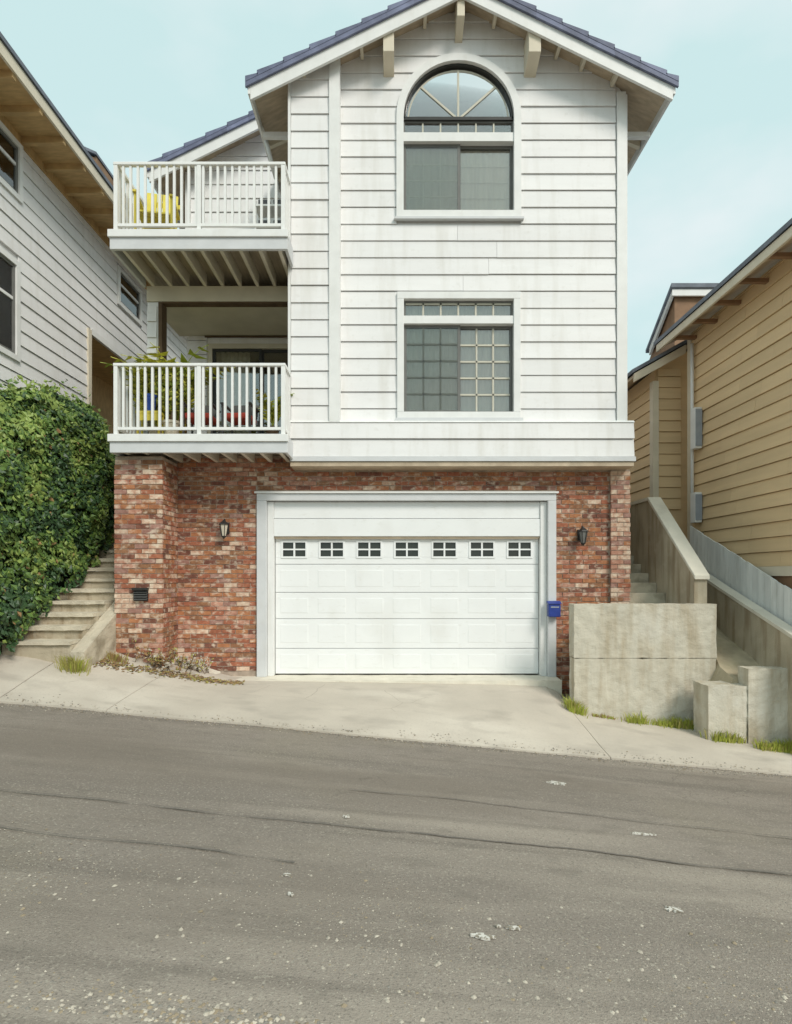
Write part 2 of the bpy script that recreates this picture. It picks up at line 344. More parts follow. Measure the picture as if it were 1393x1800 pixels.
# pebbles and grit
mb = MB()
def pebble(mb, x, y, r_, mi, z=None):
    z = road_z(x, y) if z is None else z
    q = [rnd.uniform(.7, 1.25) * r_ for _ in range(6)]; a_ = rnd.uniform(0, 3.14)
    P = [(x, y, z + q[0] * .75)] + [(x + math.cos(a_ + k * 1.2566) * q[1 + k], y + math.sin(a_ + k * 1.2566) * q[1 + k], z + r_ * rnd.uniform(.05, .35)) for k in range(5)] + [(x, y, z - r_ * .3)]
    mb.add(P, [(0, 1 + k, 1 + (k + 1) % 5) for k in range(5)] + [(6, 1 + (k + 1) % 5, 1 + k) for k in range(5)], mi)
for i in range(9000):
    y = 2.0 + abs(rnd.gauss(0, .75)); x = rnd.uniform(-1.0, 1.0) * (y * .76 + .3)
    if y > 5.5: continue
    pebble(mb, x, y, rnd.choice((.002, .003, .003, .004, .005)) * (1.6 if rnd.random() < .05 else 1), rnd.choice((0, 0, 1, 2, 2)))
for i in range(150):
    y = 2.05 + abs(rnd.gauss(0, .55)); x = rnd.uniform(-1, 1) * (y * .74); pebble(mb, x, y, rnd.uniform(.007, .014), rnd.choice((0, 0, 1)))
for i in range(1500):
    x = rnd.uniform(-2.2, .2); y = 2.02 + rnd.random() ** 2 * .26 * max(0.15, (-x + .3) / 2.2); pebble(mb, x, y, rnd.uniform(.004, .013), rnd.choice((0, 0, 1, 1, 2)))
for i in range(2600):
    x = rnd.uniform(-6, 5.2); y = 6.47 + rnd.gauss(0, .09) * (1 + noise.noise((x, 0, 3))); pebble(mb, x, y, rnd.uniform(.003, .011), rnd.choice((0, 1, 2)), (pave_z(x, y) if y > 6.52 else road_z(x, y)) + .004)
props(mb.build('gravel', ['stone_pale', 'stone_tan', 'stone_grey']), 'loose pale grit and pebbles scattered on the asphalt road', 'gravel', kind='stuff')

# ---------------------------------------------------------------- the house: shell
house = thing('house', 'three storey white clapboard house with brick garage base, arched window and two balconies', 'house', (0, 9, -1.7))
XC = 1.01; YF = 8.90; YB = 8.72; XL, XR = -1.657, 3.67
def zs(x, c=XC, top=9.12): return top - .49 * abs(x - c)          # underside of the main roof boards
def roofL(z): return XC - (9.12 - z) / .49
def roofR(z): return XC + (9.12 - z) / .49
AX, AZ, AR = 1.007, 7.35, 1.0                                     # arched window: centre, spring line, outer trim radius
def arch_half(z, r_=AR, base=5.70):
    if z < base: return 0
    if z <= AZ: return r_
    return math.sqrt(max(0, r_ * r_ - (z - AZ) ** 2))
wins = [(5.70, AZ + AR), (2.52, 4.53)]
def cut(z, zc):                                                   # half width of whichever window the course meets
    if 5.70 <= zc <= AZ + AR + .14: return arch_half(max(z, 5.70))
    if 2.52 <= zc <= 4.53: return .99
    return 0
def facade_spans(xl, xr):
    def f(z0, z1):
        zc = (z0 + z1) / 2; n = 6 if z1 > 7.2 else 1
        L_ = lambda z: max(xl, roofL(z)); R_ = lambda z: min(xr, roofR(z))
        hit = max(cut(z0 + .001, zc), cut(zc, zc))
        if hit > 0:
            return [(L_, lambda z: AX - cut(z, zc), n), (lambda z: AX + cut(z, zc), R_, n)]
        return [(L_, R_, n)]
    return f
wall = MB()
for (z0, z1) in ((1.8, 2.52), (2.52, 4.53), (4.53, 5.70), (5.70, AZ), (AZ, AZ + AR), (AZ + AR, 9.1)):
    zc = (z0 + z1) / 2; hw = (lambda z: 0)
    if z0 == 2.52: hw = lambda z: .97
    if z0 in (5.70, AZ): hw = lambda z: arch_half(z, .97)
    n = 10 if z0 >= AZ else 1
    strip(wall, front(YF + .02), lambda z: max(XL, roofL(z)), lambda z, h=hw: AX - h(z), z0, z1, 0, 0, -.1, n)
    strip(wall, front(YF + .02), lambda z, h=hw: AX + h(z), lambda z: min(XR, roofR(z)), z0, z1, 0, 0, -.1, n)
wall.box(XR - .1, XR, YF + .12, 17, 1.6, 7.75); wall.box(XL, XL + .1, YF + .12, 17, 1.6, 7.75); wall.box(XL, XR, 16.9, 17, -1.7, 7.7)
wall.box(XL + .1, XR - .1, YF + .12, 16.9, 4.85, 4.95); wall.box(XL + .1, XR - .1, YF + .12, 16.9, 1.65, 1.75)
wall = wall.build('wall', 'white_siding', house)
siding(wall, front(YF), 'white_siding', 2.40, 9.05, .27, facade_spans(-.90, 3.53))
box('corner_board', 'white_trim', wall, 3.545, 3.685, YF - .045, YF + .02, 2.40, 7.74)
box('corner_board', 'white_trim', wall, 3.672, 3.71, YF - .04, YF + .13, 2.40, 7.70)
# bay at the left of the facade, a little proud of it
bay = MB(); strip(bay, front(YB + .02), C(XL), C(-.90), 2.4, 7.80, 0, 0, -.2); bay = bay.build('bay_wall', 'white_siding', house)
siding(bay, front(YB), 'white_siding', 2.40, 8.3, .27, lambda a0, a1: [(lambda z: max(XL + .005, roofL(z)), lambda z: max(-1.055, roofL(z)), 3)])
strip(MB(), front(YB), C(-1.05), C(-.885), 2.40, 8.18, .05, .05, -.19).build('corner_board', 'white_trim', bay)
strip(MB(), front(YB), C(XL - .04), C(XL), 2.40, 7.78, .045, .045, -.19).build('corner_board', 'white_trim', bay)
# flared skirt at the foot of the siding, and the trim below it
sk = MB(); sk.box(XL, 3.71, 8.72, 9.3, 1.78, 2.40); sk = sk.build('skirt', 'white_siding', house)
for (z0, z1) in ((1.85, 2.135), (2.135, 2.40)):
    strip(MB(), front(8.70), C(XL), C(3.735), z0, z1 - .014, .05, .02).build('siding_board', 'white_siding', sk)
strip(MB(), front(8.70), C(XL - .01), C(3.745), 2.39, 2.425, .035, .0, -.2).build('drip_cap', 'white_trim', sk)
box('trim_board', 'pale_grey_trim', sk, XL - .0, 3.75, 8.635, 8.70, 1.775, 1.845)
box('soffit_board', 'soffit_tan', sk, XL, 3.73, 8.66, 9.1, 1.70, 1.77)
box('side_board', 'white_siding', sk, 3.712, 3.74, 8.70, 17, 1.85, 2.40)

# ---------------------------------------------------------------- brick ground floor
bw = MB()
bw.box(-3.7, -2.262, 9.015, 9.25, -1.9, 1.70); bw.box(-3.7, XL, 9.016, 9.2, 1.702, 1.94); bw.box(-2.262, 2.602, 9.015, 9.25, 1.318, 1.70); bw.box(2.602, 3.78, 9.015, 9.25, -2.2, 1.70)
bw.box(3.68, 3.78, 9.25, 17, -2.2, 1.65); bw.box(-4.2, -4.1, 9.25, 17, -1.7, 1.65)
bw = bw.build('brick_wall', 'mortar', house)
pl = MB(); pl.box(-4.275, -3.565, 8.415, 9.3, -1.5, 1.80); pl = pl.build('brick_pillar', 'mortar', house)
pr = MB(); pr.box(3.485, 3.785, 8.945, 9.02, -2.2, 1.70); pr = pr.build('brick_pilaster', 'mortar', house)
BMESH = [MB().box(-.5, .5, -.5, .5, -.5, .5).mesh('brick', m) for m in BR]
BL, BH, BG = .205, .064, .0115
bricks = []                                                      # (centre, size, yaw, parent, pale)
def brick_field(u0, u1, z0, z1, place, parent, pale, yaw, zbase=lambda u: -9):
    k0 = int(math.floor((z0 + 3) / (BH + BG))); z = -3 + k0 * (BH + BG); k = k0
    while z + BH < z1 + .01:
        if z >= z0 - .02:
            off = (k % 2) * (BL + BG) / 2 + rnd.uniform(-.012, .012); u = u0 - off
            while u < u1:
                L_ = BL + rnd.uniform(-.012, .008); a_ = max(u, u0); b_ = min(u + L_, u1)
                if b_ - a_ > .035 and z > zbase((a_ + b_) / 2):
                    x, y = place((a_ + b_) / 2); bricks.append(((x, y, z + BH / 2), (b_ - a_, BH * rnd.uniform(.94, 1.04)), yaw, parent, pale))
                u += L_ + BG
        z += BH + BG; k += 1
brick_field(-4.285, -3.555, -1.32, 1.80, lambda u: (u, 8.43), pl, .55, 0, lambda u: pave_z(u, 8.4) - .03)
brick_field(-3.56, XL, 1.70, 1.93, lambda u: (u, 9.03), bw, .2, 0)
brick_field(-3.56, -2.27, -1.55, 1.69, lambda u: (u, 9.03), bw, .22, 0)
brick_field(8.43, 9.0, -1.5, 1.78, lambda u: (-3.58, u), pl, .40, math.pi / 2)
brick_field(2.61, 3.48, -1.95, 1.69, lambda u: (u, 9.03), bw, .22, 0)
brick_field(3.478, 3.792, -1.9, 1.69, lambda u: (u, 8.96), pr, .95, 0)
brick_field(-2.262, 2.602, 1.33, 1.69, lambda u: (u, 9.03), bw, .16, 0)
rest = {}
for i, (c, (L_, h_), yaw, par, pale) in enumerate(bricks):
    tone = noise.noise((c[0] * 1.1 + 4, c[1], c[2] * 1.3))
    pp = pale + tone * .35
    if rnd.random() < pp * .80: mi = rnd.choice((4, 4, 3, 6))
    else: mi = rnd.choice((0, 0, 0, 2, 2, 5, 1, 3) if tone > -.15 else (0, 5, 2, 5, 1, 0, 2))
    dp = rnd.uniform(-.006, .007)
    if i < 300:
        inst('brick', BMESH[mi], (c[0], c[1] - (dp if yaw == 0 else 0), c[2]), par, (L_, .05, h_), (0, rnd.uniform(-.012, .012), yaw))
    else:
        mbx = rest.setdefault(par, MB())
        if yaw == 0: mbx.box(c[0] - L_ / 2, c[0] + L_ / 2, c[1] - .025 - dp, c[1] + .025, c[2] - h_ / 2, c[2] + h_ / 2, mi)
        else: mbx.box(c[0] - .025, c[0] + .025 + dp, c[1] - L_ / 2, c[1] + L_ / 2, c[2] - h_ / 2, c[2] + h_ / 2, mi)
for par, mbx in rest.items(): mbx.build('brickwork', BR, par, kind='stuff')

# ---------------------------------------------------------------- garage door
gf = MB()
gf.box(-2.26, -2.10, 8.955, 9.2, -1.66, 1.20); gf.box(2.465, 2.60, 8.955, 9.2, -1.66, 1.20); gf.box(-2.26, 2.60, 8.955, 9.2, 1.20, 1.315)
gf = gf.build('garage_frame', 'pale_grey_trim', house, bevel=.008)
box('drip_cap', 'white_trim', gf, -2.29, 2.63, 8.925, 9.0, 1.316, 1.345)
box('jamb', 'white_trim', gf, -2.098, -2.0, 9.03, 9.2, -1.66, 1.19, bevel=.006); box('jamb', 'white_trim', gf, 2.36, 2.463, 9.03, 9.2, -1.66, 1.19, bevel=.006)
box('header_board', 'door_white', gf, -2.0, 2.36, 9.06, 9.2, .92, 1.19, bevel=.008); box('header_board', 'door_white', gf, -2.0, 2.36, 9.045, 9.2, .625, .912, bevel=.008)
box('header_bead', 'soffit_tan', gf, -1.995, 2.355, 9.07, 9.2, .592, .623)
gd = MB(); gd.box(-2.0, 2.36, 9.16, 9.2, -1.655, .60); gd = gd.build('garage_door', 'door_white', house)
secz = [.595, .165, -.30, -.735, -1.225, -1.645]
pitch = 4.34 / 7
def ring(mb, u0, u1, z0, z1, w, P, d0, d1):
    mb.prism([(u0, z0), (u1, z0), (u1, z0 + w), (u0, z0 + w)], d0, d1, P); mb.prism([(u0, z1 - w), (u1, z1 - w), (u1, z1), (u0, z1)], d0, d1, P)
    mb.prism([(u0, z0 + w), (u0 + w, z0 + w), (u0 + w, z1 - w), (u0, z1 - w)], d0, d1, P); mb.prism([(u1 - w, z0 + w), (u1, z0 + w), (u1, z1 - w), (u1 - w, z1 - w)], d0, d1, P)
PD = front(9.16)
for s in range(5):
    zt, zb = secz[s], secz[s + 1] + .008
    sec = MB()
    if s == 0:                                                    # glazed top section: rails and stiles leave seven openings
        wz0, wz1 = .285, .545
        sec.prism([(-1.99, zb), (2.35, zb), (2.35, wz0), (-1.99, wz0)], 0, .03, PD); sec.prism([(-1.99, wz1), (2.35, wz1), (2.35, zt), (-1.99, zt)], 0, .03, PD)
        us = -1.99
        for k in range(7):
            c = -1.99 + pitch * (k + .5); sec.prism([(us, wz0), (c - .2, wz0), (c - .2, wz1), (us, wz1)], 0, .03, PD); us = c + .2
        sec.prism([(us, wz0), (2.35, wz0), (2.35, wz1), (us, wz1)], 0, .03, PD)
    else:
        sec.prism([(-1.99, zb), (2.35, zb), (2.35, zt), (-1.99, zt)], 0, .03, PD)
    so_ = sec.build('door_section', 'door_white', gd, bevel=.006)
    for k in range(7):
        c = -1.99 + pitch * (k + .5)
        if s == 0:
            box('window_pane', 'dark_pane', gd, c - .2, c + .2, 9.15, 9.158, wz0, wz1)
            fr = MB(); ring(fr, c - .215, c + .215, wz0 - .015, wz1 + .015, .03, PD, .03, .042)
            fr.prism([(c - .014, wz0 + .015), (c + .014, wz0 + .015), (c + .014, wz1 - .015), (c - .014, wz1 - .015)], .01, .036, PD)
            zm = (wz0 + wz1) / 2; fr.prism([(c - .185, zm - .012), (c - .014, zm - .012), (c - .014, zm + .012), (c - .185, zm + .012)], .01, .034, PD)
            fr.prism([(c + .014, zm - .012), (c + .185, zm - .012), (c + .185, zm + .012), (c + .014, zm + .012)], .01, .034, PD)
            fr.build('window_frame', 'door_white', gd)
        else:
            pz0, pz1 = zb + .075, zt - .075; u0, u1 = c - .245, c + .245
            pn = MB(); A = [(u0, pz0), (u1, pz0), (u1, pz1), (u0, pz1)]; i_ = .028; B = [(u0 + i_, pz0 + i_), (u1 - i_, pz0 + i_), (u1 - i_, pz1 - i_), (u0 + i_, pz1 - i_)]
            pn.hexa([PD(u, z, .028) for u, z in A] + [PD(u, z, .0335) for u, z in B]); pn.build('raised_panel', 'door_white', gd)
box('door_seal', 'iron_black', gd, -1.99, 2.35, 9.135, 9.16, -1.654, -1.633)

# ---------------------------------------------------------------- windows of the facade
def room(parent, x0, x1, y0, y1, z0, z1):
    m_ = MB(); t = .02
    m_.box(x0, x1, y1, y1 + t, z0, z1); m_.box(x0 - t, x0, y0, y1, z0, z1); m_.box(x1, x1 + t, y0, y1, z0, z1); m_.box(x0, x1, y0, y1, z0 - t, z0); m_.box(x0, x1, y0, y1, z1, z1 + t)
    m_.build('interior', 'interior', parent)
def curtain(parent, u0, u1, z0, z1, Y, amp, wl, material, lim=None):
    m_ = MB(); n = int((u1 - u0) / .02); ph = rnd.uniform(0, 6)
    for i in range(n + 1):
        u = u0 + (u1 - u0) * i / n; y = Y + amp * math.sin(u * 6.283 / wl + ph) + amp * .5 * math.sin(u * 15.1 / wl)
        m_.v += [(u, y, z0), (u, y, z1 if lim is None else min(z1, lim(u)))]
    m_.f = [(2 * i, 2 * i + 2, 2 * i + 3, 2 * i + 1) for i in range(n)]; m_.m = [0] * n
    return m_.build('curtain', material, parent, smooth=True)
P9 = front(YF)
def lights(parent, bars, w, Y, material='muntin'):                # each glazing bar its own piece
    for (u0, z0, u1, z1) in bars:
        d = Vector((u1 - u0, 0, z1 - z0)).normalized(); q = Vector((-d.z, 0, d.x)) * w / 2; A = Vector((u0, Y, z0)); B = Vector((u1, Y, z1)); t = Vector((0, .014, 0))
        MB().hexa([A - q, B - q, B + q, A + q, A - q + t, B - q + t, B + q + t, A + q + t]).build('glazing_bar', material, parent)
GH = .862
# lower window
wn = MB(); ring(wn, AX - .99, AX + .99, 2.50, 4.53, .11, P9, -.05, .055); wn = wn.build('window', 'white_trim', house, bevel=.006)
props(wn, 'rectangular sliding window with a strip of small panes above, white trim')
box('sill', 'pale_grey_trim', wn, AX - 1.02, AX + 1.02, 8.80, 8.9, 2.455, 2.50)
box('transom', 'white_trim', wn, AX - .88, AX + .88, 8.865, 8.97, 4.03, 4.155)
fr = MB(); ring(fr, AX - .878, AX + .878, 4.157, 4.418, .028, P9, -.075, -.03); fr.build('sash', 'sash_grey', wn)
fr = MB(); ring(fr, AX - .878, AX + .03, 2.612, 4.028, .042, P9, -.07, -.03); fr.build('sash', 'sash_grey', wn)
fr = MB(); ring(fr, AX - .0, AX + .878, 2.612, 4.028, .042, P9, -.11, -.072); fr.build('sash', 'sash_grey', wn)
box('pane', 'glass', wn, AX - .85, AX + .85, 8.955, 8.96, 4.185, 4.39); box('pane', 'glass', wn, AX - .84, AX - .01, 8.95, 8.955, 2.65, 3.99); box('pane', 'glass', wn, AX + .03, AX + .84, 8.99, 8.995, 2.65, 3.99)
box('screen', 'insect_screen', wn, AX - .86, AX + .01, 8.932, 8.934, 2.64, 4.0)
lights(wn, [(AX - .85 + 1.7 * k / 6, 4.185, AX - .85 + 1.7 * k / 6, 4.39) for k in range(1, 6)] + [(AX - .85, 4.375, AX + .85, 4.375)], .028, 8.938)
for (u0, u1, yy) in ((AX - .84, AX - .01, 8.96), (AX + .03, AX + .84, 9.0)):
    lights(wn, [(u0 + (u1 - u0) * k / 3, 2.65, u0 + (u1 - u0) * k / 3, 3.99) for k in (1, 2)] + [(u0, 2.65 + 1.34 * k / 5, u1, 2.65 + 1.34 * k / 5) for k in range(1, 5)], .028, yy - .03 if u0 > AX else yy - .024, 'muntin' if u0 > AX else 'muntin_dim')
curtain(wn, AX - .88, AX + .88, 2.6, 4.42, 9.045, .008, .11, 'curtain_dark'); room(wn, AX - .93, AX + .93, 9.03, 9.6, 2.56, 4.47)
# arched window
wn = MB(); n = 24
arc = [(AX + AR * math.cos(math.pi * k / n), AZ + AR * math.sin(math.pi * k / n)) for k in range(n + 1)]
arci = [(AX + .885 * math.cos(math.pi * k / n), AZ + .885 * math.sin(math.pi * k / n)) for k in range(n + 1)]
for k in range(n): wn.prism([arc[k], arc[k + 1], arci[k + 1], arci[k]], -.05, .058, P9)
for s_ in (-1, 1):
    a_, b_ = sorted((AX + s_ * .885, AX + s_ * AR)); wn.prism([(a_, 5.72), (b_, 5.72), (b_, AZ), (a_, AZ)], -.05, .058, P9)
wn.prism([(AX - .885, 5.72), (AX + .885, 5.72), (AX + .885, 5.835), (AX - .885, 5.835)], -.05, .058, P9)
wn = wn.build('window', 'white_trim', house); props(wn, 'arched window with fan shaped glazing bars above a sliding pair')
box('sill', 'pale_grey_trim', wn, AX - 1.04, AX + 1.04, 8.82, 8.9, 5.685, 5.72)
def arc_band(name, r0, r1, d0, d1, material):
    m_ = MB(); o_ = [(AX + r1 * math.cos(math.pi * k / n), AZ + r1 * math.sin(math.pi * k / n)) for k in range(n + 1)]; i_ = [(AX + r0 * math.cos(math.pi * k / n), AZ + r0 * math.sin(math.pi * k / n)) for k in range(n + 1)]
    for k in range(n): m_.prism([o_[k], o_[k + 1], i_[k + 1], i_[k]], d0, d1, P9)
    return m_.build(name, material, wn)
arc_band('arch_sash', .858, .884, -.07, .0, 'window_dark'); arc_band('glazing_bar', .80, .825, -.066, -.054, 'muntin')
box('transom', 'white_trim', wn, AX - .884, AX + .884, 8.865, 8.97, 6.955, 7.095)
box('sash', 'window_dark', wn, AX - .884, AX + .884, 8.90, 8.97, 7.325, 7.375)
fr = MB(); ring(fr, AX - .884, AX + .884, 7.097, 7.323, .022, P9, -.075, -.03); fr.build('sash', 'sash_grey', wn)
fr = MB(); ring(fr, AX - .884, AX + .03, 5.837, 6.953, .042, P9, -.07, -.03); fr.build('sash', 'sash_grey', wn)
fr = MB(); ring(fr, AX - .0, AX + .884, 5.837, 6.953, .042, P9, -.11, -.072); fr.build('sash', 'sash_grey', wn)
pa = MB(); m2 = 20; pts = [(AX + .85 * math.cos(math.pi * k / m2), AZ + .025 + .82 * math.sin(math.pi * k / m2)) for k in range(m2 + 1)]
pa.prism(pts, -.06, -.055, front(YF)); pa.build('pane', 'glass', wn)
box('pane', 'glass', wn, AX - .87, AX + .87, 8.955, 8.96, 7.115, 7.30); box('pane', 'glass', wn, AX - .845, AX - .01, 8.95, 8.955, 5.875, 6.915); box('pane', 'glass', wn, AX + .03, AX + .845, 8.99, 8.995, 5.875, 6.915)
box('screen', 'insect_screen', wn, AX - .86, AX + .01, 8.932, 8.934, 5.865, 6.92)
lights(wn, [(AX + .03 * math.cos(R(t)), AZ + .05 * math.sin(R(t)), AX + .81 * math.cos(R(t)), AZ + .81 * math.sin(R(t))) for t in (42, 90, 138)], .032, 8.94)
lights(wn, [(AX - .86 + 1.72 * k / 6, 7.12, AX - .86 + 1.72 * k / 6, 7.30) for k in range(1, 6)], .024, 8.938)
for (u0, u1, yy) in ((AX - .84, AX - .01, 8.96), (AX + .03, AX + .84, 9.0)):
    lights(wn, [(u0 + (u1 - u0) * k / 3, 5.88, u0 + (u1 - u0) * k / 3, 6.91) for k in (1, 2)] + [(u0, 5.88 + 1.03 * k / 4, u1, 5.88 + 1.03 * k / 4) for k in range(1, 4)], .014, yy + .012, 'curtain')
curtain(wn, AX + .0, AX + .88, 5.82, 7.0, 9.045, .010, .10, 'curtain'); curtain(wn, AX - .88, AX + .0, 5.82, 7.0, 9.045, .008, .13, 'curtain_dark')
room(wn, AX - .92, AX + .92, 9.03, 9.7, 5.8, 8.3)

# ---------------------------------------------------------------- roof of the house
YR = 8.50; DE = 3.25
def gable_roof(parent, name, xc, ztop, y0, y1, dl, dr, tile, fas, fh=.26, drop=.22, step=.40, soff='soffit_tan', first=.30):
    """Roof boards, barge boards, eave boards and stepped tiles; the tiles along the front edge are single pieces."""
    r_ = MB()
    for s_, de in ((-1, dl), (1, dr)):
        if de <= 0: continue
        A = [(xc, ztop), (xc + s_ * de, ztop - .49 * de), (xc + s_ * de, ztop - .49 * de + .05), (xc, ztop + .05)]
        r_.prism(A, 0, y1 - y0 - .045, lambda u, z, d: (u, y0 + .045 + d, z))
    ro = r_.build(name, soff, parent)
    for s_, de in ((-1, dl), (1, dr)):
        if de <= 0: continue
        A = [(xc + s_ * .002, ztop - drop), (xc + s_ * de, ztop - drop - .49 * de), (xc + s_ * de, ztop - drop - .49 * de + fh), (xc + s_ * .002, ztop - drop + fh)]
        MB().prism(A, 0, .043, lambda u, z, d: (u, y0 + d, z)).build('barge_board', fas, ro)
        xe = xc + s_ * de; a_, b_ = sorted((xe + s_ * .002, xe + s_ * .04)); ze = ztop - .49 * de
        box('eave_board', fas, ro, a_, b_, y0 + .0, y1, ze - .13, ze + .04)
        k = 0; d = -.06
        while d < de + .06:
            d2 = min(d + step, de + .07); zA = lambda q: ztop + .055 - .49 * q
            # wedge of one course: thin at the upper end, thick butt at the lower end
            prof = [(d, zA(d)), (d2, zA(d2)), (d2, zA(d2) + .085), (max(0, d - .02), zA(max(0, d - .02)) + .035)]
            tl = lambda ya, yb: MB().prism([(xc + s_ * max(0, u), z) for u, z in prof], ya, yb, lambda u, z, q: (u, q, z))
            tl(y0 - .045, y0 + first).build('roof_tile', tile, ro)
            tl(y0 + first + .004, y1).build('tile_course', tile, ro)
            # the trim tile that turns down over the barge board
            pr2 = [(d, zA(d) - .075), (d2, zA(d2) - .075), (d2, zA(d2) + .02), (d, zA(d) + .0)]
            MB().prism([(xc + s_ * max(0, u), z) for u, z in pr2], y0 - .04, y0 - .003, lambda u, z, q: (u, q, z)).build('rake_tile', tile, ro)
            d = d2 if d2 < de + .06 else 99
    return ro
ro = gable_roof(house, 'roof', XC, 9.12, YR, 17.3, DE, DE, 'roof_tile', 'white_trim')
for x, w in ((-.115, .085), (2.15, .095), (1.005, .06)):              # outriggers that carry the barge boards
    zt = zs(x) - .01; MB().hexa([(x - w, YR + .05, zt - .46), (x + w, YR + .05, zt - .46), (x + w, YF, zt - .56), (x - w, YF, zt - .56), (x - w, YR + .05, zt - .05), (x + w, YR + .05, zt - .05), (x + w, YF, zt - .05), (x - w, YF, zt - .05)]).build('bracket', 'cream_trim', ro, bevel=.008)
for s_ in (-1, 1):                                                    # blocking between roof boards and wall
    for d in (.55, 1.55, 1.95, 2.45):
        x = XC + s_ * d; box('blocking', 'cream_trim', ro, x - .025, x + .025, YR + .05, YF - .04, zs(x + .03 * s_) - .09, zs(x) - .005)
    wx = XR if s_ > 0 else XL; ex = XC + s_ * (DE - .02); a_, b_ = sorted((wx, ex))
    box('eave_bracket', 'white_trim', ro, a_, b_, 9.22, 9.30, 7.31, 7.39)
    for k in range(9):                                                # rafter tails along the eaves
        y = 9.6 + k * .8; zt0 = zs(wx) - .01; zt1 = zs(ex) - .01
        MB().hexa([(wx, y, zt0 - .13), (ex, y, zt1 - .1), (ex, y + .07, zt1 - .1), (wx, y + .07, zt0 - .13), (wx, y, zt0), (ex, y, zt1), (ex, y + .07, zt1), (wx, y + .07, zt0)]).build('rafter_tail', 'cream_trim', ro)
# gutter outlet at the left eave: an elbow to the corner and a leader back to the wing roof
dn = MB(); dn.tube((-2.25, 9.2, 7.46), (-2.2, 9.35, 7.36), .035); dn.tube((-2.2, 9.35, 7.36), (-2.08, 9.55, 6.85), .033); dn.build('downspout', 'downspout', ro, smooth=True)

# ---------------------------------------------------------------- left wing with porch below
YW = 10.7
wg = MB(); wg.box(-4.05, XL + .1, YW + .02, YW + .12, 2.0, 2.1)
wg.box(-4.05, -3.62, YW + .02, YW + .12, 2.1, 4.62); wg.box(-3.62, XL, YW + .02, YW + .12, 4.40, 4.62)
strip(wg, front(YW + .02), C(-4.05), C(XL + .1), 4.62, 7.5, 0, 0, -.1); wg.add([(-4.05, YW + .05, 7.5), (XL, YW + .05, 7.5), (XL, YW + .05, 8.95), (-4.05, YW + .05, 7.77)], [(0, 1, 2, 3)])
wg.box(-4.05, -3.95, YW + .12, 17, 2.0, 7.7)
wg = wg.build('wing_wall', 'white_siding', house)
WT = lambda x: 7.54 + .49 * (x + 4.6)
siding(wg, front(YW), 'white_siding', 5.12, 8.95, .27, lambda a0, a1: [(lambda z: max(-4.04, -4.6 + (z - 7.54) / .49), C(XL), 2)])
siding(wg, front(YW), 'white_siding', 2.10, 4.6, .27, lambda a0, a1: [(C(-4.04), C(-3.66), 1)])
box('corner_board', 'white_trim', wg, -4.065, -3.96, YW - .05, YW, 5.12, 7.76)
gable_roof(house, 'wing_roof', -.4, 7.54 + .49 * 4.2, 10.3, 17.3, 4.2, 0, 'roof_tile', 'white_trim')
# porch: pier, beam, ceiling, floor, glazed door
pi_ = box('porch_pier', 'white_trim', house, -4.19, -4.0, 9.32, 9.5, 2.05, 4.59)
siding(pi_, front(9.31), 'white_siding', 2.1, 4.55, .27, lambda a0, a1: [(C(-4.185), C(-4.03), 1)], th=.03)
box('edge_strip', 'dark_brown', pi_, -4.0, -3.94, 9.30, 9.5, 2.07, 4.585)
box('porch_beam', 'porch_olive', house, -4.2, XL, 9.30, 9.46, 4.60, 4.86, bevel=.008)
box('beam_strip', 'dark_brown', house, -3.94, XL, 9.31, 9.45, 4.572, 4.60)
box('porch_ceiling', 'porch_olive', house, -4.2, XL, 9.46, YW + .02, 4.625, 4.70)
box('porch_floor', 'deck_under', house, -4.2, XL, 9.02, YW, 1.95, 2.06)
sd = MB(); ring(sd, -3.64, XL + .0, 2.07, 4.46, .09, front(YW), -.03, .03); sd = sd.build('sliding_door', 'porch_olive', house)
for (u0, u1, d) in ((-3.55, -2.6, -.0), (-2.62, XL - .05, -.045)):
    fr = MB(); ring(fr, u0, u1, 2.16, 4.37, .05, front(YW), d - .035, d); fr.build('door_leaf', 'window_dark', sd)
    box('pane', 'glass', sd, u0 + .05, u1 - .05, YW - d + .015, YW - d + .02, 2.2, 4.32)
curtain(sd, -3.55, -2.9, 2.1, 4.4, YW + .25, .02, .12, 'curtain_dark')
room(sd, -3.56, XL - .02, YW + .13, 12.2, 2.08, 4.42)
box('cornice', 'dark_brown', sd, -3.7, XL, YW - .02, YW - .0, 4.585, 4.62)

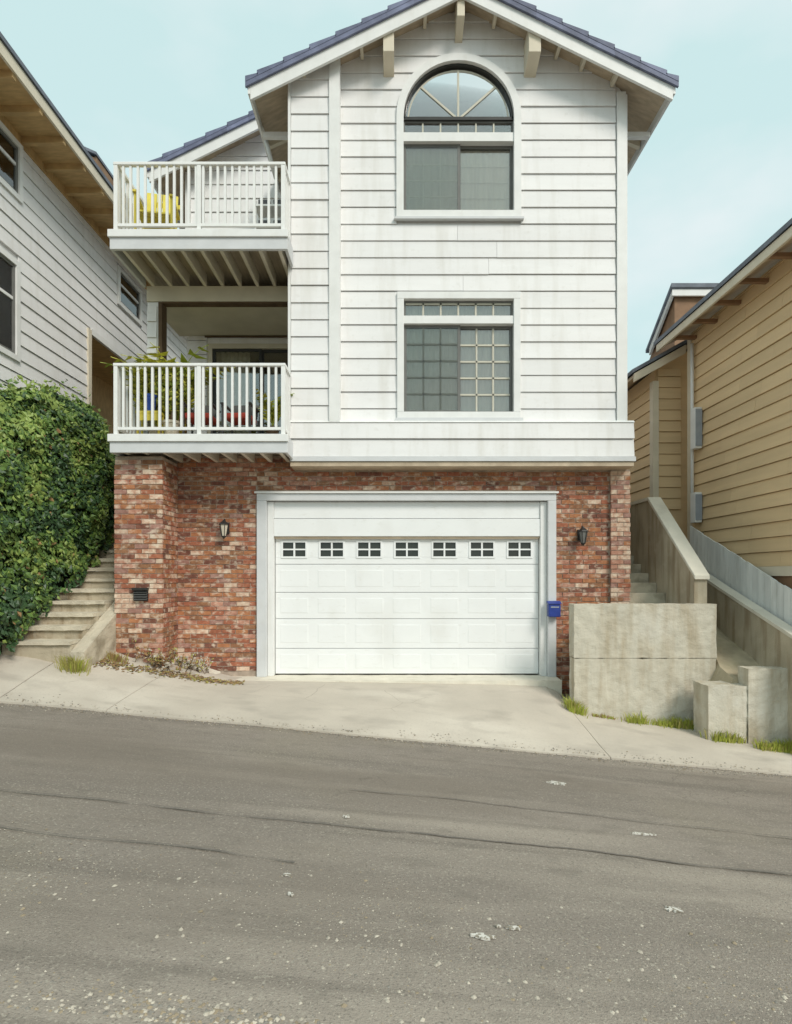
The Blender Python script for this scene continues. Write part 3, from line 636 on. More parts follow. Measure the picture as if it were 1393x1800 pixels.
# ---------------------------------------------------------------- balconies
def balcony(zb, zt, ztop, yback, label):
    b = MB(); b.box(-4.22, -1.64, 8.26, yback, zt - .05, zt); b = b.build('balcony', 'deck_under', house); props(b, label)
    box('fascia', 'pale_grey_trim', b, -4.25, -1.61, 8.2, 8.255, zb, zt - .10, bevel=.006); box('fascia_cap', 'white_trim', b, -4.27, -1.60, 8.17, 8.262, zt - .098, zt + .012, bevel=.006)
    box('side_fascia', 'pale_grey_trim', b, -4.25, -4.205, 8.257, 9.3, zb, zt + .0); box('side_fascia', 'pale_grey_trim', b, -1.655, -1.612, 8.257, YB - .05, zb, zt + .0)
    jm = MB().box(-.026, .026, -.52, .52, 0, zt - .055 - zb - .02).mesh('joist', 'joist_wood')
    for k in range(9): inst('joist', jm, (-4.08 + k * .292, 8.78, zb + .02), b)
    yb = yback - .06; H = ztop - zt
    pm = MB().box(-.028, .028, -.028, .028, 0, H).mesh('post', 'rail_white')
    for x in (-4.17, -2.93, -1.68): inst('post', pm, (x, 8.24, zt), b)
    inst('post', pm, (-4.17, 9.25, zt), b); inst('post', pm, (-1.68, YB - .08, zt), b)
    box('top_rail', 'rail_white', b, -4.205, -1.645, 8.205, 8.275, ztop, ztop + .045, bevel=.008)
    box('bottom_rail', 'rail_white', b, -4.14, -1.71, 8.22, 8.26, zt + .085, zt + .125)
    box('top_rail', 'rail_white', b, -4.205, -4.135, 8.277, 9.29 if zb < 3 else 10.2, ztop, ztop + .045); box('bottom_rail', 'rail_white', b, -4.19, -4.15, 8.27, 9.22 if zb < 3 else 10.2, zt + .085, zt + .125)
    box('top_rail', 'rail_white', b, -1.715, -1.645, 8.277, YB - .05, ztop, ztop + .045); box('bottom_rail', 'rail_white', b, -1.70, -1.66, 8.27, YB - .11, zt + .085, zt + .125)
    bm_ = MB().box(-.0165, .0165, -.0165, .0165, 0, H - .127).mesh('baluster', 'rail_white')
    for k in range(1, 23):
        x = -4.17 + 2.49 * k / 23
        if abs(x + 2.93) > .04: inst('baluster', bm_, (x, 8.24, zt + .127), b)
    for k in range(1, 9 if zb < 3 else 17): inst('baluster', bm_, (-4.17, 8.24 + k * .113, zt + .127), b)
    for k in range(1, 4): inst('baluster', bm_, (-1.68, 8.24 + k * .1, zt + .127), b)
    return b
balcony(1.81, 2.07, 3.10, 9.0, 'lower balcony with plants and red cushioned chairs')
balcony(4.83, 5.10, 6.09, YW - .01, 'upper balcony with a yellow chair')

# ---------------------------------------------------------------- left neighbour
lh = thing('neighbour_house', 'white clapboard house with brown eaves behind the ivy hedge', 'house', (-8, 11, -1.2))
XW = -6.4
lw = MB(); lw.box(-10.5, XW - .02, 6.8, 11.5, -1.5, 7.35); lw.box(-10.5, XW - .02, 11.5, 21, 5.1, 7.35); lw.box(-10.5, -7.7, 11.5, 21, -1.5, 5.1)
lw = lw.build('wall', 'white_siding', lh)
LW = [(8.2, 9.33, 6.40, 7.2), (8.2, 9.26, 3.68, 5.18), (12.75, 13.75, 6.3, 7.0)]   # windows (y0, y1, z0, z1)
def left_spans(z0, z1):
    zc = (z0 + z1) / 2; end = 11.5 if zc < 5.1 else 21; cuts = sorted((a_ - .1, b_ + .1) for a_, b_, c_, d_ in LW if c_ - .1 < zc < d_ + .1)
    out = []; u = 6.8
    for a_, b_ in cuts: out.append((C(u), C(a_), 1)); u = b_
    out.append((C(u), C(end), 1)); return out
siding(lw, faceR(XW), 'white_siding', -.1, 7.35, .25, left_spans)
box('corner_board', 'cream_trim', lw, XW - .02, XW + .05, 11.42, 11.54, -1.0, 5.1); box('trim_board', 'white_trim', lw, XW - .02, XW + .045, 11.54, 21, 5.02, 5.14)
box('porch_back', 'eave_gold', lw, -7.68, -7.6, 11.5, 21, 1.0, 5.09); box('porch_end', 'soffit_tan', lw, -7.6, XW, 20.8, 20.9, 1.0, 5.09)
box('porch_ceiling', 'eave_gold', lw, -7.6, XW - .03, 11.52, 20.8, 5.04, 5.098); box('porch_post', 'cream_trim', lw, XW - .1, XW + .02, 13.6, 13.72, 1.0, 5.03)
for (y0, y1, z0, z1) in LW:
    w_ = MB(); ring(w_, y0 - .09, y1 + .09, z0 - .09, z1 + .09, .09, faceR(XW), -.01, .05); w_ = w_.build('window', 'white_trim', lh)
    fr = MB(); ring(fr, y0, y1, z0, z1, .045, faceR(XW), -.02, .02); fr.build('sash', 'sash_grey', w_)
    zm = z0 + (z1 - z0) * .62
    MB().prism([(y0 + .045, zm - .025), (y1 - .045, zm - .025), (y1 - .045, zm + .025), (y0 + .045, zm + .025)], -.012, .015, faceR(XW)).build('rail', 'white_trim', w_)
    box('pane', 'glass', w_, XW - .008, XW - .004, y0 + .04, y1 - .04, z0 + .04, z1 - .04)
    box('blind', 'curtain_dark', w_, XW - .0185, XW - .014, y0 + .01, y1 - .01, z0 + .01, z1 - .01)
lr = MB(); XE = -5.65
lr.hexa([(-10.8, 6.3, 7.44), (XE, 6.3, 7.44), (XE, 21.2, 7.44), (-10.8, 21.2, 7.44), (-10.8, 6.3, 7.47), (XE, 6.3, 7.47), (XE, 21.2, 7.47), (-10.8, 21.2, 7.47)])
lr = lr.build('roof', 'eave_gold', lh)
box('fascia', 'cream_trim', lr, XE, XE + .04, 6.3, 21.2, 7.40, 7.58); box('frieze', 'eave_gold', lr, XW, XW + .04, 6.8, 21, 7.28, 7.44)
for k in range(12): box('rafter_tail', 'eave_gold', lr, XW + .04, XE, 6.9 + k * .62, 6.98 + k * .62, 7.33, 7.44)
for k in range(8):
    d0 = k * .42; z0 = 7.59 + .36 * d0; x0 = XE + .07 - d0
    MB().hexa([(x0, 6.25, z0), (x0 - .46, 6.25, z0 + .15), (x0 - .46, 21.25, z0 + .15), (x0, 21.25, z0), (x0, 6.25, z0 + .07), (x0 - .46, 6.25, z0 + .18), (x0 - .46, 21.25, z0 + .18), (x0, 21.25, z0 + .07)]).build('shingle_course', 'roof_grey', lr)
# taller rear part
tw = MB(); tw.box(-10, -6.45, 11.2, 17.5, 7.45, 8.25); tw = tw.build('rear_wall', 'white_siding', lh)
siding(tw, faceR(-6.43), 'white_siding', 7.6, 8.25, .25, lambda a0, a1: [(C(11.2), C(17.5), 1)])
tr = MB(); tr.hexa([(-6.0, 11.0, 8.2), (-8.4, 11.0, 9.3), (-8.4, 17.6, 9.3), (-6.0, 17.6, 8.2), (-6.0, 11.0, 8.3), (-8.4, 11.0, 9.4), (-8.4, 17.6, 9.4), (-6.0, 17.6, 8.3)])
tr = tr.build('rear_roof', 'brown_face', lh); box('fascia', 'brown_face', tr, -6.0, -5.96, 11.0, 17.6, 8.16, 8.32)
MB().hexa([(-5.94, 10.95, 8.325), (-8.4, 10.95, 9.42), (-8.4, 17.6, 9.42), (-5.94, 17.6, 8.325), (-5.94, 10.95, 8.38), (-8.4, 10.95, 9.47), (-8.4, 17.6, 9.47), (-5.94, 17.6, 8.38)]).build('shingle_course', 'roof_grey', tr)

# ---------------------------------------------------------------- right neighbour
rh = thing('neighbour_house', 'tan clapboard house with pale trim beside the white fence', 'house', (8, 9.5, -1.9))
XT = 5.6
rw = MB(); rw.box(XT + .02, 10.5, 6.9, 10.5, -2.2, 4.58); rw = rw.build('wall', 'tan_siding', rh)
siding(rw, faceL(XT), 'tan_siding', .12, 4.58, .22, lambda a0, a1: [(C(6.9), C(10.42), 1)], th=.032)
box('corner_board', 'cream_trim', rw, XT - .045, XT + .04, 10.42, 10.54, .1, 4.56); box('base_board', 'cream_trim', rw, XT - .05, XT + .02, 6.9, 10.5, -.02, .12)
box('foundation', 'brown_face', rw, XT - .01, XT + .02, 6.9, 10.5, -2.2, -.02)
rr = MB(); XE = 5.1
rr.hexa([(XE, 6.55, 4.38), (8.2, 6.55, 5.90), (8.2, 10.75, 5.90), (XE, 10.75, 4.38), (XE, 6.55, 4.43), (8.2, 6.55, 5.95), (8.2, 10.75, 5.95), (XE, 10.75, 4.43)])
rr = rr.build('roof', 'soffit_tan', rh)
box('fascia', 'cream_trim', rr, XE - .04, XE, 6.55, 10.75, 4.33, 4.46)
for k in range(6): box('rafter_tail', 'brown_face', rr, XE + .02, XT, 6.95 + k * .66, 7.02 + k * .66, 4.38, 4.44)
for k in range(7):
    x0 = XE - .07 + k * .44; z0 = 4.465 + k * .44 * .49
    MB().hexa([(x0, 6.5, z0), (x0 + .5, 6.5, z0 + .23), (x0 + .5, 10.8, z0 + .23), (x0, 10.8, z0), (x0, 6.5, z0 + .07), (x0 + .5, 6.5, z0 + .26), (x0 + .5, 10.8, z0 + .26), (x0, 10.8, z0 + .07)]).build('shingle_course', 'roof_grey', rr)
# set-back part: a narrow wall that faces the street and a long side wall
XS = 5.14; YS = 11.0
sw = MB(); sw.box(XS + .02, 7.5, YS + .02, 17, -1.8, 3.86); sw.add([(XS, YS + .03, 3.86), (5.66, YS + .03, 3.86), (5.66, YS + .03, 4.3)], [(0, 1, 2)]); sw.prism([(5.17, 3.862), (6.3, 3.862), (6.3, 4.74), (5.17, 4.09)], YS + .04, 17, lambda u, z, q: (u, q, z)); sw = sw.build('rear_wall', 'tan_siding', rh)
siding(sw, front(YS), 'tan_siding', 1.3, 4.1, .22, lambda a0, a1: [(C(XS + .07), C(5.66), 1)], th=.03)
siding(sw, faceL(XS), 'tan_siding', 1.55, 3.8, .22, lambda a0, a1: [(C(YS + .1), C(17), 1)], th=.03)
box('corner_board', 'cream_trim', sw, XS - .045, XS + .07, YS - .045, YS + .1, 1.3, 3.84); box('base_board', 'cream_trim', sw, XS - .05, XS, YS + .1, 17, 1.42, 1.55)
r2 = MB(); r2.prism([(4.62, 3.83), (6.3, 4.77), (6.3, 4.83), (4.62, 3.89)], 10.76, 17, lambda u, z, q: (u, q, z)); r2 = r2.build('rear_roof', 'soffit_tan', rh)
MB().prism([(4.62, 3.74), (5.62, 4.30), (5.62, 4.46), (4.62, 3.90)], 10.71, 10.757, lambda u, z, q: (u, q, z)).build('barge_board', 'cream_trim', r2)
MB().prism([(4.57, 3.90), (6.3, 4.87), (6.3, 4.93), (4.57, 3.97)], 10.68, 17, lambda u, z, q: (u, q, z)).build('shingle_course', 'roof_grey', r2)
# dormer on the roof
dm = MB(); dm.hexa([(6.1, 12.1, 5.02), (8.2, 12.1, 5.02), (8.2, 13.4, 5.02), (6.1, 13.4, 5.02), (6.1, 12.1, 6.2), (8.2, 12.1, 6.2), (8.2, 13.4, 5.1), (6.1, 13.4, 5.1)]); dm = dm.build('dormer', 'brown_face', rh)
box('fascia', 'white_trim', dm, 6.0, 8.3, 12.0, 12.05, 6.06, 6.22)
MB().prism([(12.05, 6.05), (13.1, 5.20), (13.1, 5.36), (12.05, 6.21)], 6.0, 6.05, lambda u, z, q: (q, u, z)).build('barge_board', 'white_trim', dm)
MB().prism([(11.96, 6.225), (13.2, 5.29), (13.2, 5.36), (11.96, 6.31)], 5.96, 8.3, lambda u, z, q: (q, u, z)).build('shingle_course', 'roof_grey', dm)
# downpipe and meter boxes on the corner
dp = MB(); dp.tube((XT - .08, 10.30, 4.3), (XT - .08, 10.30, 1.0), .03); dp.build('downspout', 'white_trim', rh, smooth=True)
for (z0, z1) in ((2.3, 3.05), (.95, 1.5)): box('meter_box', 'white_trim', rh, XT - .16, XT - .035, 10.05, 10.22, z0, z1, bevel=.01); box('meter_door', 'meter_grey', rh, XT - .155, XT - .04, 10.035, 10.048, z0 + .04, z1 - .04)

# ---------------------------------------------------------------- concrete stairs and walls at the right
t = thing('concrete_wall', 'square stained concrete retaining wall beside the garage door', 'wall', (3.6, 8.1, -2.2))
mb = MB(); mb.box(2.58, 4.63, 8.0, 8.22, -2.6, -1.215); rough(mb.build('lower_pour', 'concrete_wall', t), 6)
mb = MB(); mb.box(2.575, 4.635, 7.993, 8.225, -1.207, -.43); rough(mb.build('upper_pour', 'concrete_wall', t), 6)
mb = MB(); mb.box(2.93, 4.42, 8.225, 8.94, -2.6, -.80); mb.build('landing', 'concrete_step', t)
t = thing('stair_wall', 'sloping brown stained concrete wall along the steps by the brick corner', 'wall', (4.53, 9, -2.2))
pf = lambda u, z, q: (q, u, z)
MB().prism([(8.226, -2.5), (17, -2.5), (17, 1.30), (9.75, 1.30), (8.226, -.06 + .02)], 4.44, 4.63, pf).build('wall_body', 'concrete_stain_shade', t)
MB().prism([(8.18, -.075), (9.73, 1.302), (9.70, 1.36), (8.18, -.01)], 4.42, 4.65, pf).build('coping', 'concrete_sill', t, bevel=.012)
MB().box(4.42, 4.65, 9.70, 17, 1.302, 1.36).build('coping', 'concrete_sill', t)
st = thing('concrete_stairs', 'narrow concrete steps climbing between brick corner and sloping concrete wall', 'stairs', (4.12, 9, -.8))
for k in range(14):
    z = -.80 + .165 * (k + 1); y = 8.5 + .30 * k
    box('step', 'concrete_step', st, 3.80, 4.437, y, y + .34, z - .19 if k else -2.0, z, bevel=.01)
t = thing('side_wall', 'grey concrete wall sloping down below the white board fence', 'wall', (5.33, 8, -2.3))
MB().prism([(6.9, -2.6), (10.4, -2.6), (10.4, .28), (9.02, -.24), (7.35, -.84), (6.9, -1.0)], 5.25, 5.40, pf).build('wall_body', 'concrete_stain_shade', t)
MB().prism([(6.9, -.99), (7.35, -.835), (9.02, -.235), (10.4, .285), (10.4, .335), (9.02, -.185), (7.35, -.785), (6.9, -.94)], 5.235, 5.415, pf).build('coping', 'concrete_sill', t)
t = props(rough(MB().box(4.20, 4.722, 7.43, 7.8, -2.6, -1.50).build('concrete_block', 'concrete_wall')), 'low square concrete block at the foot of the square retaining wall', 'block')
t = props(rough(MB().box(4.726, 6.2, 7.41, 7.64, -2.7, -1.265).build('concrete_block', 'concrete_wall'), 6), 'wide pale concrete block in front of the sloping side wall', 'block')
mb = MB(); pts = []
for j in range(11):
    for i in range(6):
        y = 7.63 + j * .3; x = (4.50 if y < 7.99 else 4.6) + i * (.152 if y < 7.99 else .135); pts.append((x, y, -1.45 + (y - 7.63) * .42 - (.3 if i == 0 and y < 7.99 else 0) + .04 * noise.noise((x * 5, y * 5, 0))))
mb.add(pts, [(j * 6 + i, j * 6 + i + 1, j * 6 + i + 7, j * 6 + i + 6) for j in range(10) for i in range(5)])
mb.add(pts[:6] + [(p[0], p[1], -2.5) for p in pts[:6]], [(i, i + 1, i + 7, i + 6) for i in range(5)])
props(mb.build('earth_bank', 'dry_soil'), kind='structure')
fe = thing('fence', 'pale weathered board fence stepping down below the tan house', 'fence', (5.5, 8.5, -1.5))
for k in range(23):
    y = 7.1 + k * .138; zt = -.235 + (y - 7.6) * .426 + rnd.uniform(-.008, .008)
    MB().hexa([(5.46, y, -1.8), (5.485, y, -1.8), (5.485, y + .132, -1.8), (5.46, y + .132, -1.8), (5.46, y, zt), (5.485, y, zt), (5.485, y + .132, zt + .056), (5.46, y + .132, zt + .056)]).build('board', 'pale_fence', fe)
MB().prism([(7.1, -.7), (10.27, .65), (10.27, .73), (7.1, -.62)], 5.486, 5.53, pf).build('fence_rail', 'pale_fence', fe)

# ---------------------------------------------------------------- steps and kerb at the left
st = thing('concrete_stairs', 'weathered concrete steps climbing between ivy hedge and brick pillar', 'stairs', (-4.8, 8.5, -1.2))
for k in range(12):
    z = -.91 + .17 * k; y = 7.6 + .30 * k
    x0 = -7.2 if k == 0 else -5.5
    mb = MB(); mb.box(x0 + rnd.uniform(0, .02), -4.46, y, y + .33, z - .20 if k else -1.8, z - .058); sp = rough(mb.build('step', 'concrete_stain_shade', st), 5, .025)  # riser coloured darker than its tread, shade on the fronts painted in
    mb = MB(); mb.box(x0, -4.465, y - .045 + rnd.uniform(-.012, .012), y + .30, z - .055, z + rnd.uniform(-.008, .008)); rough(mb.build('tread', 'concrete_tread_lit', sp), 5, .022)
MB().prism([(7.55, -1.7), (9.3, -1.7), (9.3, -.12), (7.55, -1.06)], -4.455, -4.26, pf).build('stringer', 'concrete_step', st); rough(bpy.data.objects['stringer'], 5, .03)

# ---------------------------------------------------------------- foliage
def leaf(mb, p, nrm, size, mi):
    n_ = Vector(nrm) + Vector((rnd.gauss(0, .45), rnd.gauss(0, .45), rnd.gauss(0, .4))); n_.normalize()
    u = n_.orthogonal().normalized(); w = n_.cross(u); t_ = rnd.uniform(0, 6.28); a_ = (u * math.cos(t_) + w * math.sin(t_)); b_ = n_.cross(a_)
    L_ = size * rnd.uniform(.7, 1.25); wd = L_ * rnd.uniform(.55, .8)
    p = Vector(p); k_ = n_ * L_ * .14
    mb.add([p - a_ * L_ * .5, p + b_ * wd * .5 - k_, p + a_ * L_ * .55 - k_ * .5, p - b_ * wd * .5 - k_, p + k_ * .3], [(0, 4, 1), (1, 4, 2), (2, 4, 3), (3, 4, 0)], mi)
HT = [(6.0, 1.5), (7.05, 1.98), (7.7, 2.35), (8.4, 2.80), (9.0, 2.98), (9.8, 3.02), (10.5, 2.75), (11.3, 2.3)]
def hedge_base(y): return max(-1.2, -.91 + (y - 7.6) * .56)
hd = thing('ivy_hedge', 'tall dense ivy hedge along the concrete steps below the white clapboard house', 'hedge', (-5.75, 8.6, -1.0))
shade_core = MB(); ys = [6.2 + .35 * k for k in range(15)]; prof = []
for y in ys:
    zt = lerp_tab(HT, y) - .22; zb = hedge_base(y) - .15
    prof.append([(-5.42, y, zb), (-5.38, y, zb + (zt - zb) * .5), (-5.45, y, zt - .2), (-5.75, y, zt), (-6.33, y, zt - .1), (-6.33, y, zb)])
shade_core.v = [p for r_ in prof for p in r_]
shade_core.f = [(6 * j + i, 6 * j + (i + 1) % 6, 6 * j + 6 + (i + 1) % 6, 6 * j + 6 + i) for j in range(14) for i in range(6)] + [tuple(range(6)), tuple(84 + i for i in range(6))]; shade_core.m = [0] * len(shade_core.f)
shade_core.build('shade_core', 'hedge_inner_shade', hd)  # solid dark body added behind the leaves to block light
mb = MB()
def bulge(y, z): return .17 * noise.noise((y * 1.3, z * 1.3, 2.0)) + .09 * noise.noise((y * 3.3, z * 3.3, 7.0)) + .05 * noise.noise((y * 8, z * 8, 3))
N = 34000
for i in range(N):
    y = rnd.uniform(6.3, 11.2); zt = lerp_tab(HT, y); zb = hedge_base(y); q = rnd.random() ** .8
    depth = abs(rnd.gauss(0, .09)); zq = zb + (zt - zb) * q; hol = noise.noise((y * 2.6, zq * 2.6, 21))
    if hol < -.22 and rnd.random() < .75: depth += .16
    if rnd.random() < .74:
        z = zb + (zt - zb) * q; round_ = max(0, (z - (zt - .55)) / .55) ** 2 * .38
        x = -5.17 + bulge(y, z) - depth - round_; nr = (1, -.25, .25 + round_)
    else:
        x = rnd.uniform(-6.32, -5.3); tt = (x + 6.3) / 1.0
        z = zt + .10 * noise.noise((x * 2.5, y * 2.5, 1)) + .07 * noise.noise((x * 7, y * 7, 1)) - depth - .35 * tt ** 3; nr = (.35, -.25, 1)
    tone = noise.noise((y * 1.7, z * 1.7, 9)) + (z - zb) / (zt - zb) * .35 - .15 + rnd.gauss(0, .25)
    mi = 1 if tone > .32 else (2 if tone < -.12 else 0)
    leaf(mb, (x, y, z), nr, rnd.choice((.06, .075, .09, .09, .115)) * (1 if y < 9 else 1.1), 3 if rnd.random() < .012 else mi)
for i in range(500):                                                   # loose shoots that break the outline
    y = rnd.uniform(6.8, 10.6); zt = lerp_tab(HT, y); x = rnd.uniform(-6.2, -5.35); h_ = rnd.uniform(0, .24) * (1 + noise.noise((y * 3, x * 3, 0)))
    leaf(mb, (x, y, zt + h_ - .1), (.2, -.4, .5), .09, rnd.choice((0, 1, 1)))
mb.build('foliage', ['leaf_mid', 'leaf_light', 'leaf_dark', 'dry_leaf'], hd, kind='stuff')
for k in range(9):
    y = 7.0 + k * .45; zb = hedge_base(y); MB().tube((-5.5, y, zb - .1), (-5.42 + rnd.uniform(-.06, .06), y + rnd.uniform(-.2, .2), zb + 1.0), .02, .008, 5).build('stem', 'dry_twig', hd)

def tuft(mb, x, y, z, h_, spread, n_, mis):
    for i in range(n_):
        t_ = rnd.uniform(0, 6.28); r_ = abs(rnd.gauss(0, spread)); bx, by = x + math.cos(t_) * r_, y + math.sin(t_) * r_ * .6
        hh = h_ * rnd.uniform(.4, 1.15); lx, ly = math.cos(t_) * hh * rnd.uniform(.1, .7), math.sin(t_) * hh * rnd.uniform(.1, .6); w = rnd.uniform(.003, .007)
        zz = z(bx, by) if callable(z) else z
        mb.add([(bx - w, by, zz - .01), (bx + w, by, zz - .01), (bx + lx * .45 + w * .8, by + ly * .45, zz + hh * .62), (bx + lx * .45 - w * .8, by + ly * .45, zz + hh * .62), (bx + lx, by + ly, zz + hh * (.95 - .3 * abs(lx) / hh))], [(0, 1, 2, 3), (3, 2, 4)], rnd.choice(mis))
def weed(label, x, y, zf, h_, spread, n_, mis, name='weed_clump', cat='weeds', group=None):
    mb = MB(); tuft(mb, x, y, zf, h_, spread, n_, mis); o = mb.build(name, ['grass_green', 'grass_yellow', 'dry_leaf'])
    return props(o, label, cat, group)
weed('bright green grass clump at the left corner of the square concrete wall', 2.56, 7.92, pave_z, .22, .075, 260, (0, 0, 1))
weed('yellow green weed clump at the foot of the left concrete steps', -4.36, 7.5, pave_z, .22, .10, 300, (0, 1, 1))
weed('small dry weed clump at the corner of the brick pillar', -4.1, 8.12, pave_z, .14, .09, 160, (1, 2, 2))
mb = MB()
for k in range(90):
    s_ = rnd.random() ** .7; x = 3.25 + s_ * 2.5; y = (7.90 if x < 4.28 else (7.47 if x < 4.72 else 7.28)) - abs(rnd.gauss(0, .03)); tuft(mb, x, y, pave_z, rnd.uniform(.07, .18), .06, 34, (0, 0, 1))
for k in range(10):
    x = rnd.uniform(2.7, 3.4); tuft(mb, x, 7.94, pave_z, rnd.uniform(.03, .07), .04, 14, (0, 1, 2))
props(mb.build('grass', ['grass_green', 'grass_yellow', 'dry_leaf']), 'strip of green grass along the foot of the concrete walls', 'grass', kind='stuff')
# dry leafless shrub with litter at the foot of the pillar
sh = thing('dry_shrub', 'withered shrub with pale dry leaves at the foot of the brick pillar', 'shrub', (-3.55, 8.45, -1.35))
tw = MB(); lv = MB()
for i in range(46):
    bx, by = -3.55 + rnd.gauss(0, .16), 8.45 + rnd.gauss(0, .10); bz = pave_z(bx, by) - .02; L_ = rnd.uniform(.15, .42); t_ = rnd.uniform(0, 6.28)
    ex, ey, ez = bx + math.cos(t_) * L_ * .5, by + math.sin(t_) * L_ * .35 - .04, bz + L_ * .85
    tw.tube((bx, by, bz), (ex, ey, ez), .006, .002, 4)
    for q in range(9):
        f_ = rnd.uniform(.35, 1.05); leaf(lv, (bx + (ex - bx) * f_ + rnd.gauss(0, .025), by + (ey - by) * f_ + rnd.gauss(0, .02), bz + (ez - bz) * f_), (0, -1, .5), .045, rnd.choice((0, 0, 1, 2)))
tw.build('twigs', 'dry_twig', sh, kind='stuff'); lv.build('leaves', ['dry_leaf', 'grass_yellow', 'stone_pale'], sh, kind='stuff')
sh = thing('dry_shrub', 'small pale withered plant against the brick wall left of the garage frame', 'shrub', (-3.2, 8.75, -1.45))
tw = MB(); lv = MB()
for i in range(26):
    bx, by = -3.2 + rnd.gauss(0, .13), 8.74 + rnd.gauss(0, .05); bz = pave_z(bx, by) - .02; L_ = rnd.uniform(.12, .34); t_ = rnd.uniform(0, 6.28)
    ex, ey, ez = bx + math.cos(t_) * L_ * .5, by + math.sin(t_) * L_ * .25 - .03, bz + L_ * .85; tw.tube((bx, by, bz), (ex, ey, ez), .005, .002, 4)
    for q in range(9): f_ = rnd.uniform(.35, 1.05); leaf(lv, (bx + (ex - bx) * f_ + rnd.gauss(0, .025), by + (ey - by) * f_, bz + (ez - bz) * f_), (0, -1, .5), .045, rnd.choice((1, 2, 2)))
tw.build('twigs', 'dry_twig', sh, kind='stuff'); lv.build('leaves', ['dry_leaf', 'grass_yellow', 'stone_pale'], sh, kind='stuff')
mb = MB()
for i in range(900):
    f_ = rnd.random(); x = -4.35 + f_ * 2.0 + rnd.gauss(0, .05); y = 8.02 + f_ * .42 + rnd.gauss(0, .09) - (.1 if f_ < .3 else 0)
    leaf(mb, (x, y, pave_z(x, y) + .012), (0, 0, 3), .05, rnd.choice((0, 0, 1, 2)))
props(mb.build('leaf_litter', ['dry_leaf', 'grass_yellow', 'dry_twig']), 'scattered brown leaf litter on the pavement by the brick pillar', 'litter', kind='stuff')

# ---------------------------------------------------------------- lanterns, box, vent
def lantern(x, z, label, glass_mat):
    t = thing('wall_lantern', label, 'lantern', (x, 8.99, z))
    box('back_plate', 'iron_black', t, x - .05, x + .05, 8.975, 9.003, z - .08, z + .10, bevel=.006)
    m_ = MB(); m_.tube((x, 8.975, z + .06), (x, 8.90, z + .15), .011); m_.tube((x, 8.90, z + .15), (x, 8.86, z + .12), .011); m_.build('arm', 'iron_black', t)
    m_ = MB(); m_.lathe((x, 8.86, z), [(.085, .06), (.08, .075), (.02, .125), (.012, .14)], 6); m_.build('cap', 'iron_black', t)
    m_ = MB(); m_.lathe((x, 8.86, z), [(.035, -.12), (.066, .058)], 6); m_.build('lamp_glass', glass_mat, t)
    for k in range(6):
        q = 2 * math.pi * k / 6; m_ = MB(); m_.tube((x + .037 * math.cos(q), 8.86 + .037 * math.sin(q), z - .12), (x + .07 * math.cos(q), 8.86 + .07 * math.sin(q), z + .06), .006, n=4); m_.build('cage_bar', 'iron_black', t)
    m_ = MB(); m_.lathe((x, 8.86, z), [(.008, -.165), (.04, -.13), (.04, -.12)], 6); m_.build('base', 'iron_black', t)
lantern(-2.76, .74, 'pale glass wall lantern on the brick between pillar and garage door', 'lamp_glass')
lantern(3.0, .63, 'black wall lantern on the narrow brick strip right of the garage door', 'sash_grey')
t = thing('letter_box', 'small blue box fixed to the right side of the garage door frame', 'box', (2.535, 8.9, -.68))
m_ = MB(); m_.box(2.445, 2.635, 8.83, 8.953, -.68, -.47); m_.build('body', 'blue_plastic', t, bevel=.015)
m_ = MB(); m_.prism([(8.815, -.468), (8.953, -.468), (8.953, -.425), (8.90, -.428)], 2.435, 2.645, pf); m_.build('lid', 'blue_plastic', t)
box('slot', 'meter_grey', t, 2.475, 2.605, 8.8265, 8.83, -.53, -.51)
t = thing('wall_vent', 'small dark metal vent box set into the brick pillar', 'vent', (-3.87, 8.4, -.38))
box('hood', 'iron_black', t, -3.99, -3.755, 8.33, 8.40, -.24, -.20, bevel=.005); box('back', 'iron_black', t, -3.98, -3.765, 8.385, 8.402, -.40, -.24)
for k in range(4): MB().hexa([(-3.975, 8.352, -.385 + k * .037), (-3.77, 8.352, -.385 + k * .037), (-3.77, 8.385, -.365 + k * .037), (-3.975, 8.385, -.365 + k * .037), (-3.975, 8.352, -.378 + k * .037), (-3.77, 8.352, -.378 + k * .037), (-3.77, 8.385, -.358 + k * .037), (-3.975, 8.385, -.358 + k * .037)]).build('slat', 'chair_metal', t)

# ---------------------------------------------------------------- things on the balconies
def pot(parent, x, y, z, r_, h_, material):
    m_ = MB(); m_.lathe((x, y, z), [(r_ * .68, 0), (r_ * .95, h_ * .85), (r_ * 1.06, h_ * .86), (r_ * 1.06, h_), (r_ * .9, h_), (r_ * .88, h_ * .9)], 16); m_.build('pot', material, parent, smooth=False)
def fronds(parent, x, y, z, n_, L0, mats):
    for i in range(n_):
        t_ = rnd.uniform(0, 6.28); el = rnd.uniform(1.22, 1.55); L_ = L0 * rnd.uniform(.75, 1.1); m_ = MB(); p = Vector((x, y, z)); prev = None
        for k in range(9):
            f_ = k / 8; dr = el - 1.25 * f_ * f_; d = Vector((math.cos(t_) * math.cos(dr), math.sin(t_) * math.cos(dr) * .8, math.sin(dr))); p2 = p + d * L_ / 8
            sd_ = Vector((-math.sin(t_), math.cos(t_), 0))
            m_.tube(p, p2, .006, .005, 4)
            if k > 1:
                for s_ in (-1, 1):
                    l_ = L_ * .36 * math.sin(min(1, (1.15 - f_)) * 2.2); q = p + (sd_ * s_ * .8 + d * .6).normalized() * l_ - Vector((0, 0, l_ * .3))
                    m_.add([p, p + d * .045, q, p + sd_ * s_ * .35 * l_ + d * -.012], [(0, 1, 2), (0, 2, 3)])
            p = p2
        m_.build('frond', rnd.choice(mats), parent)
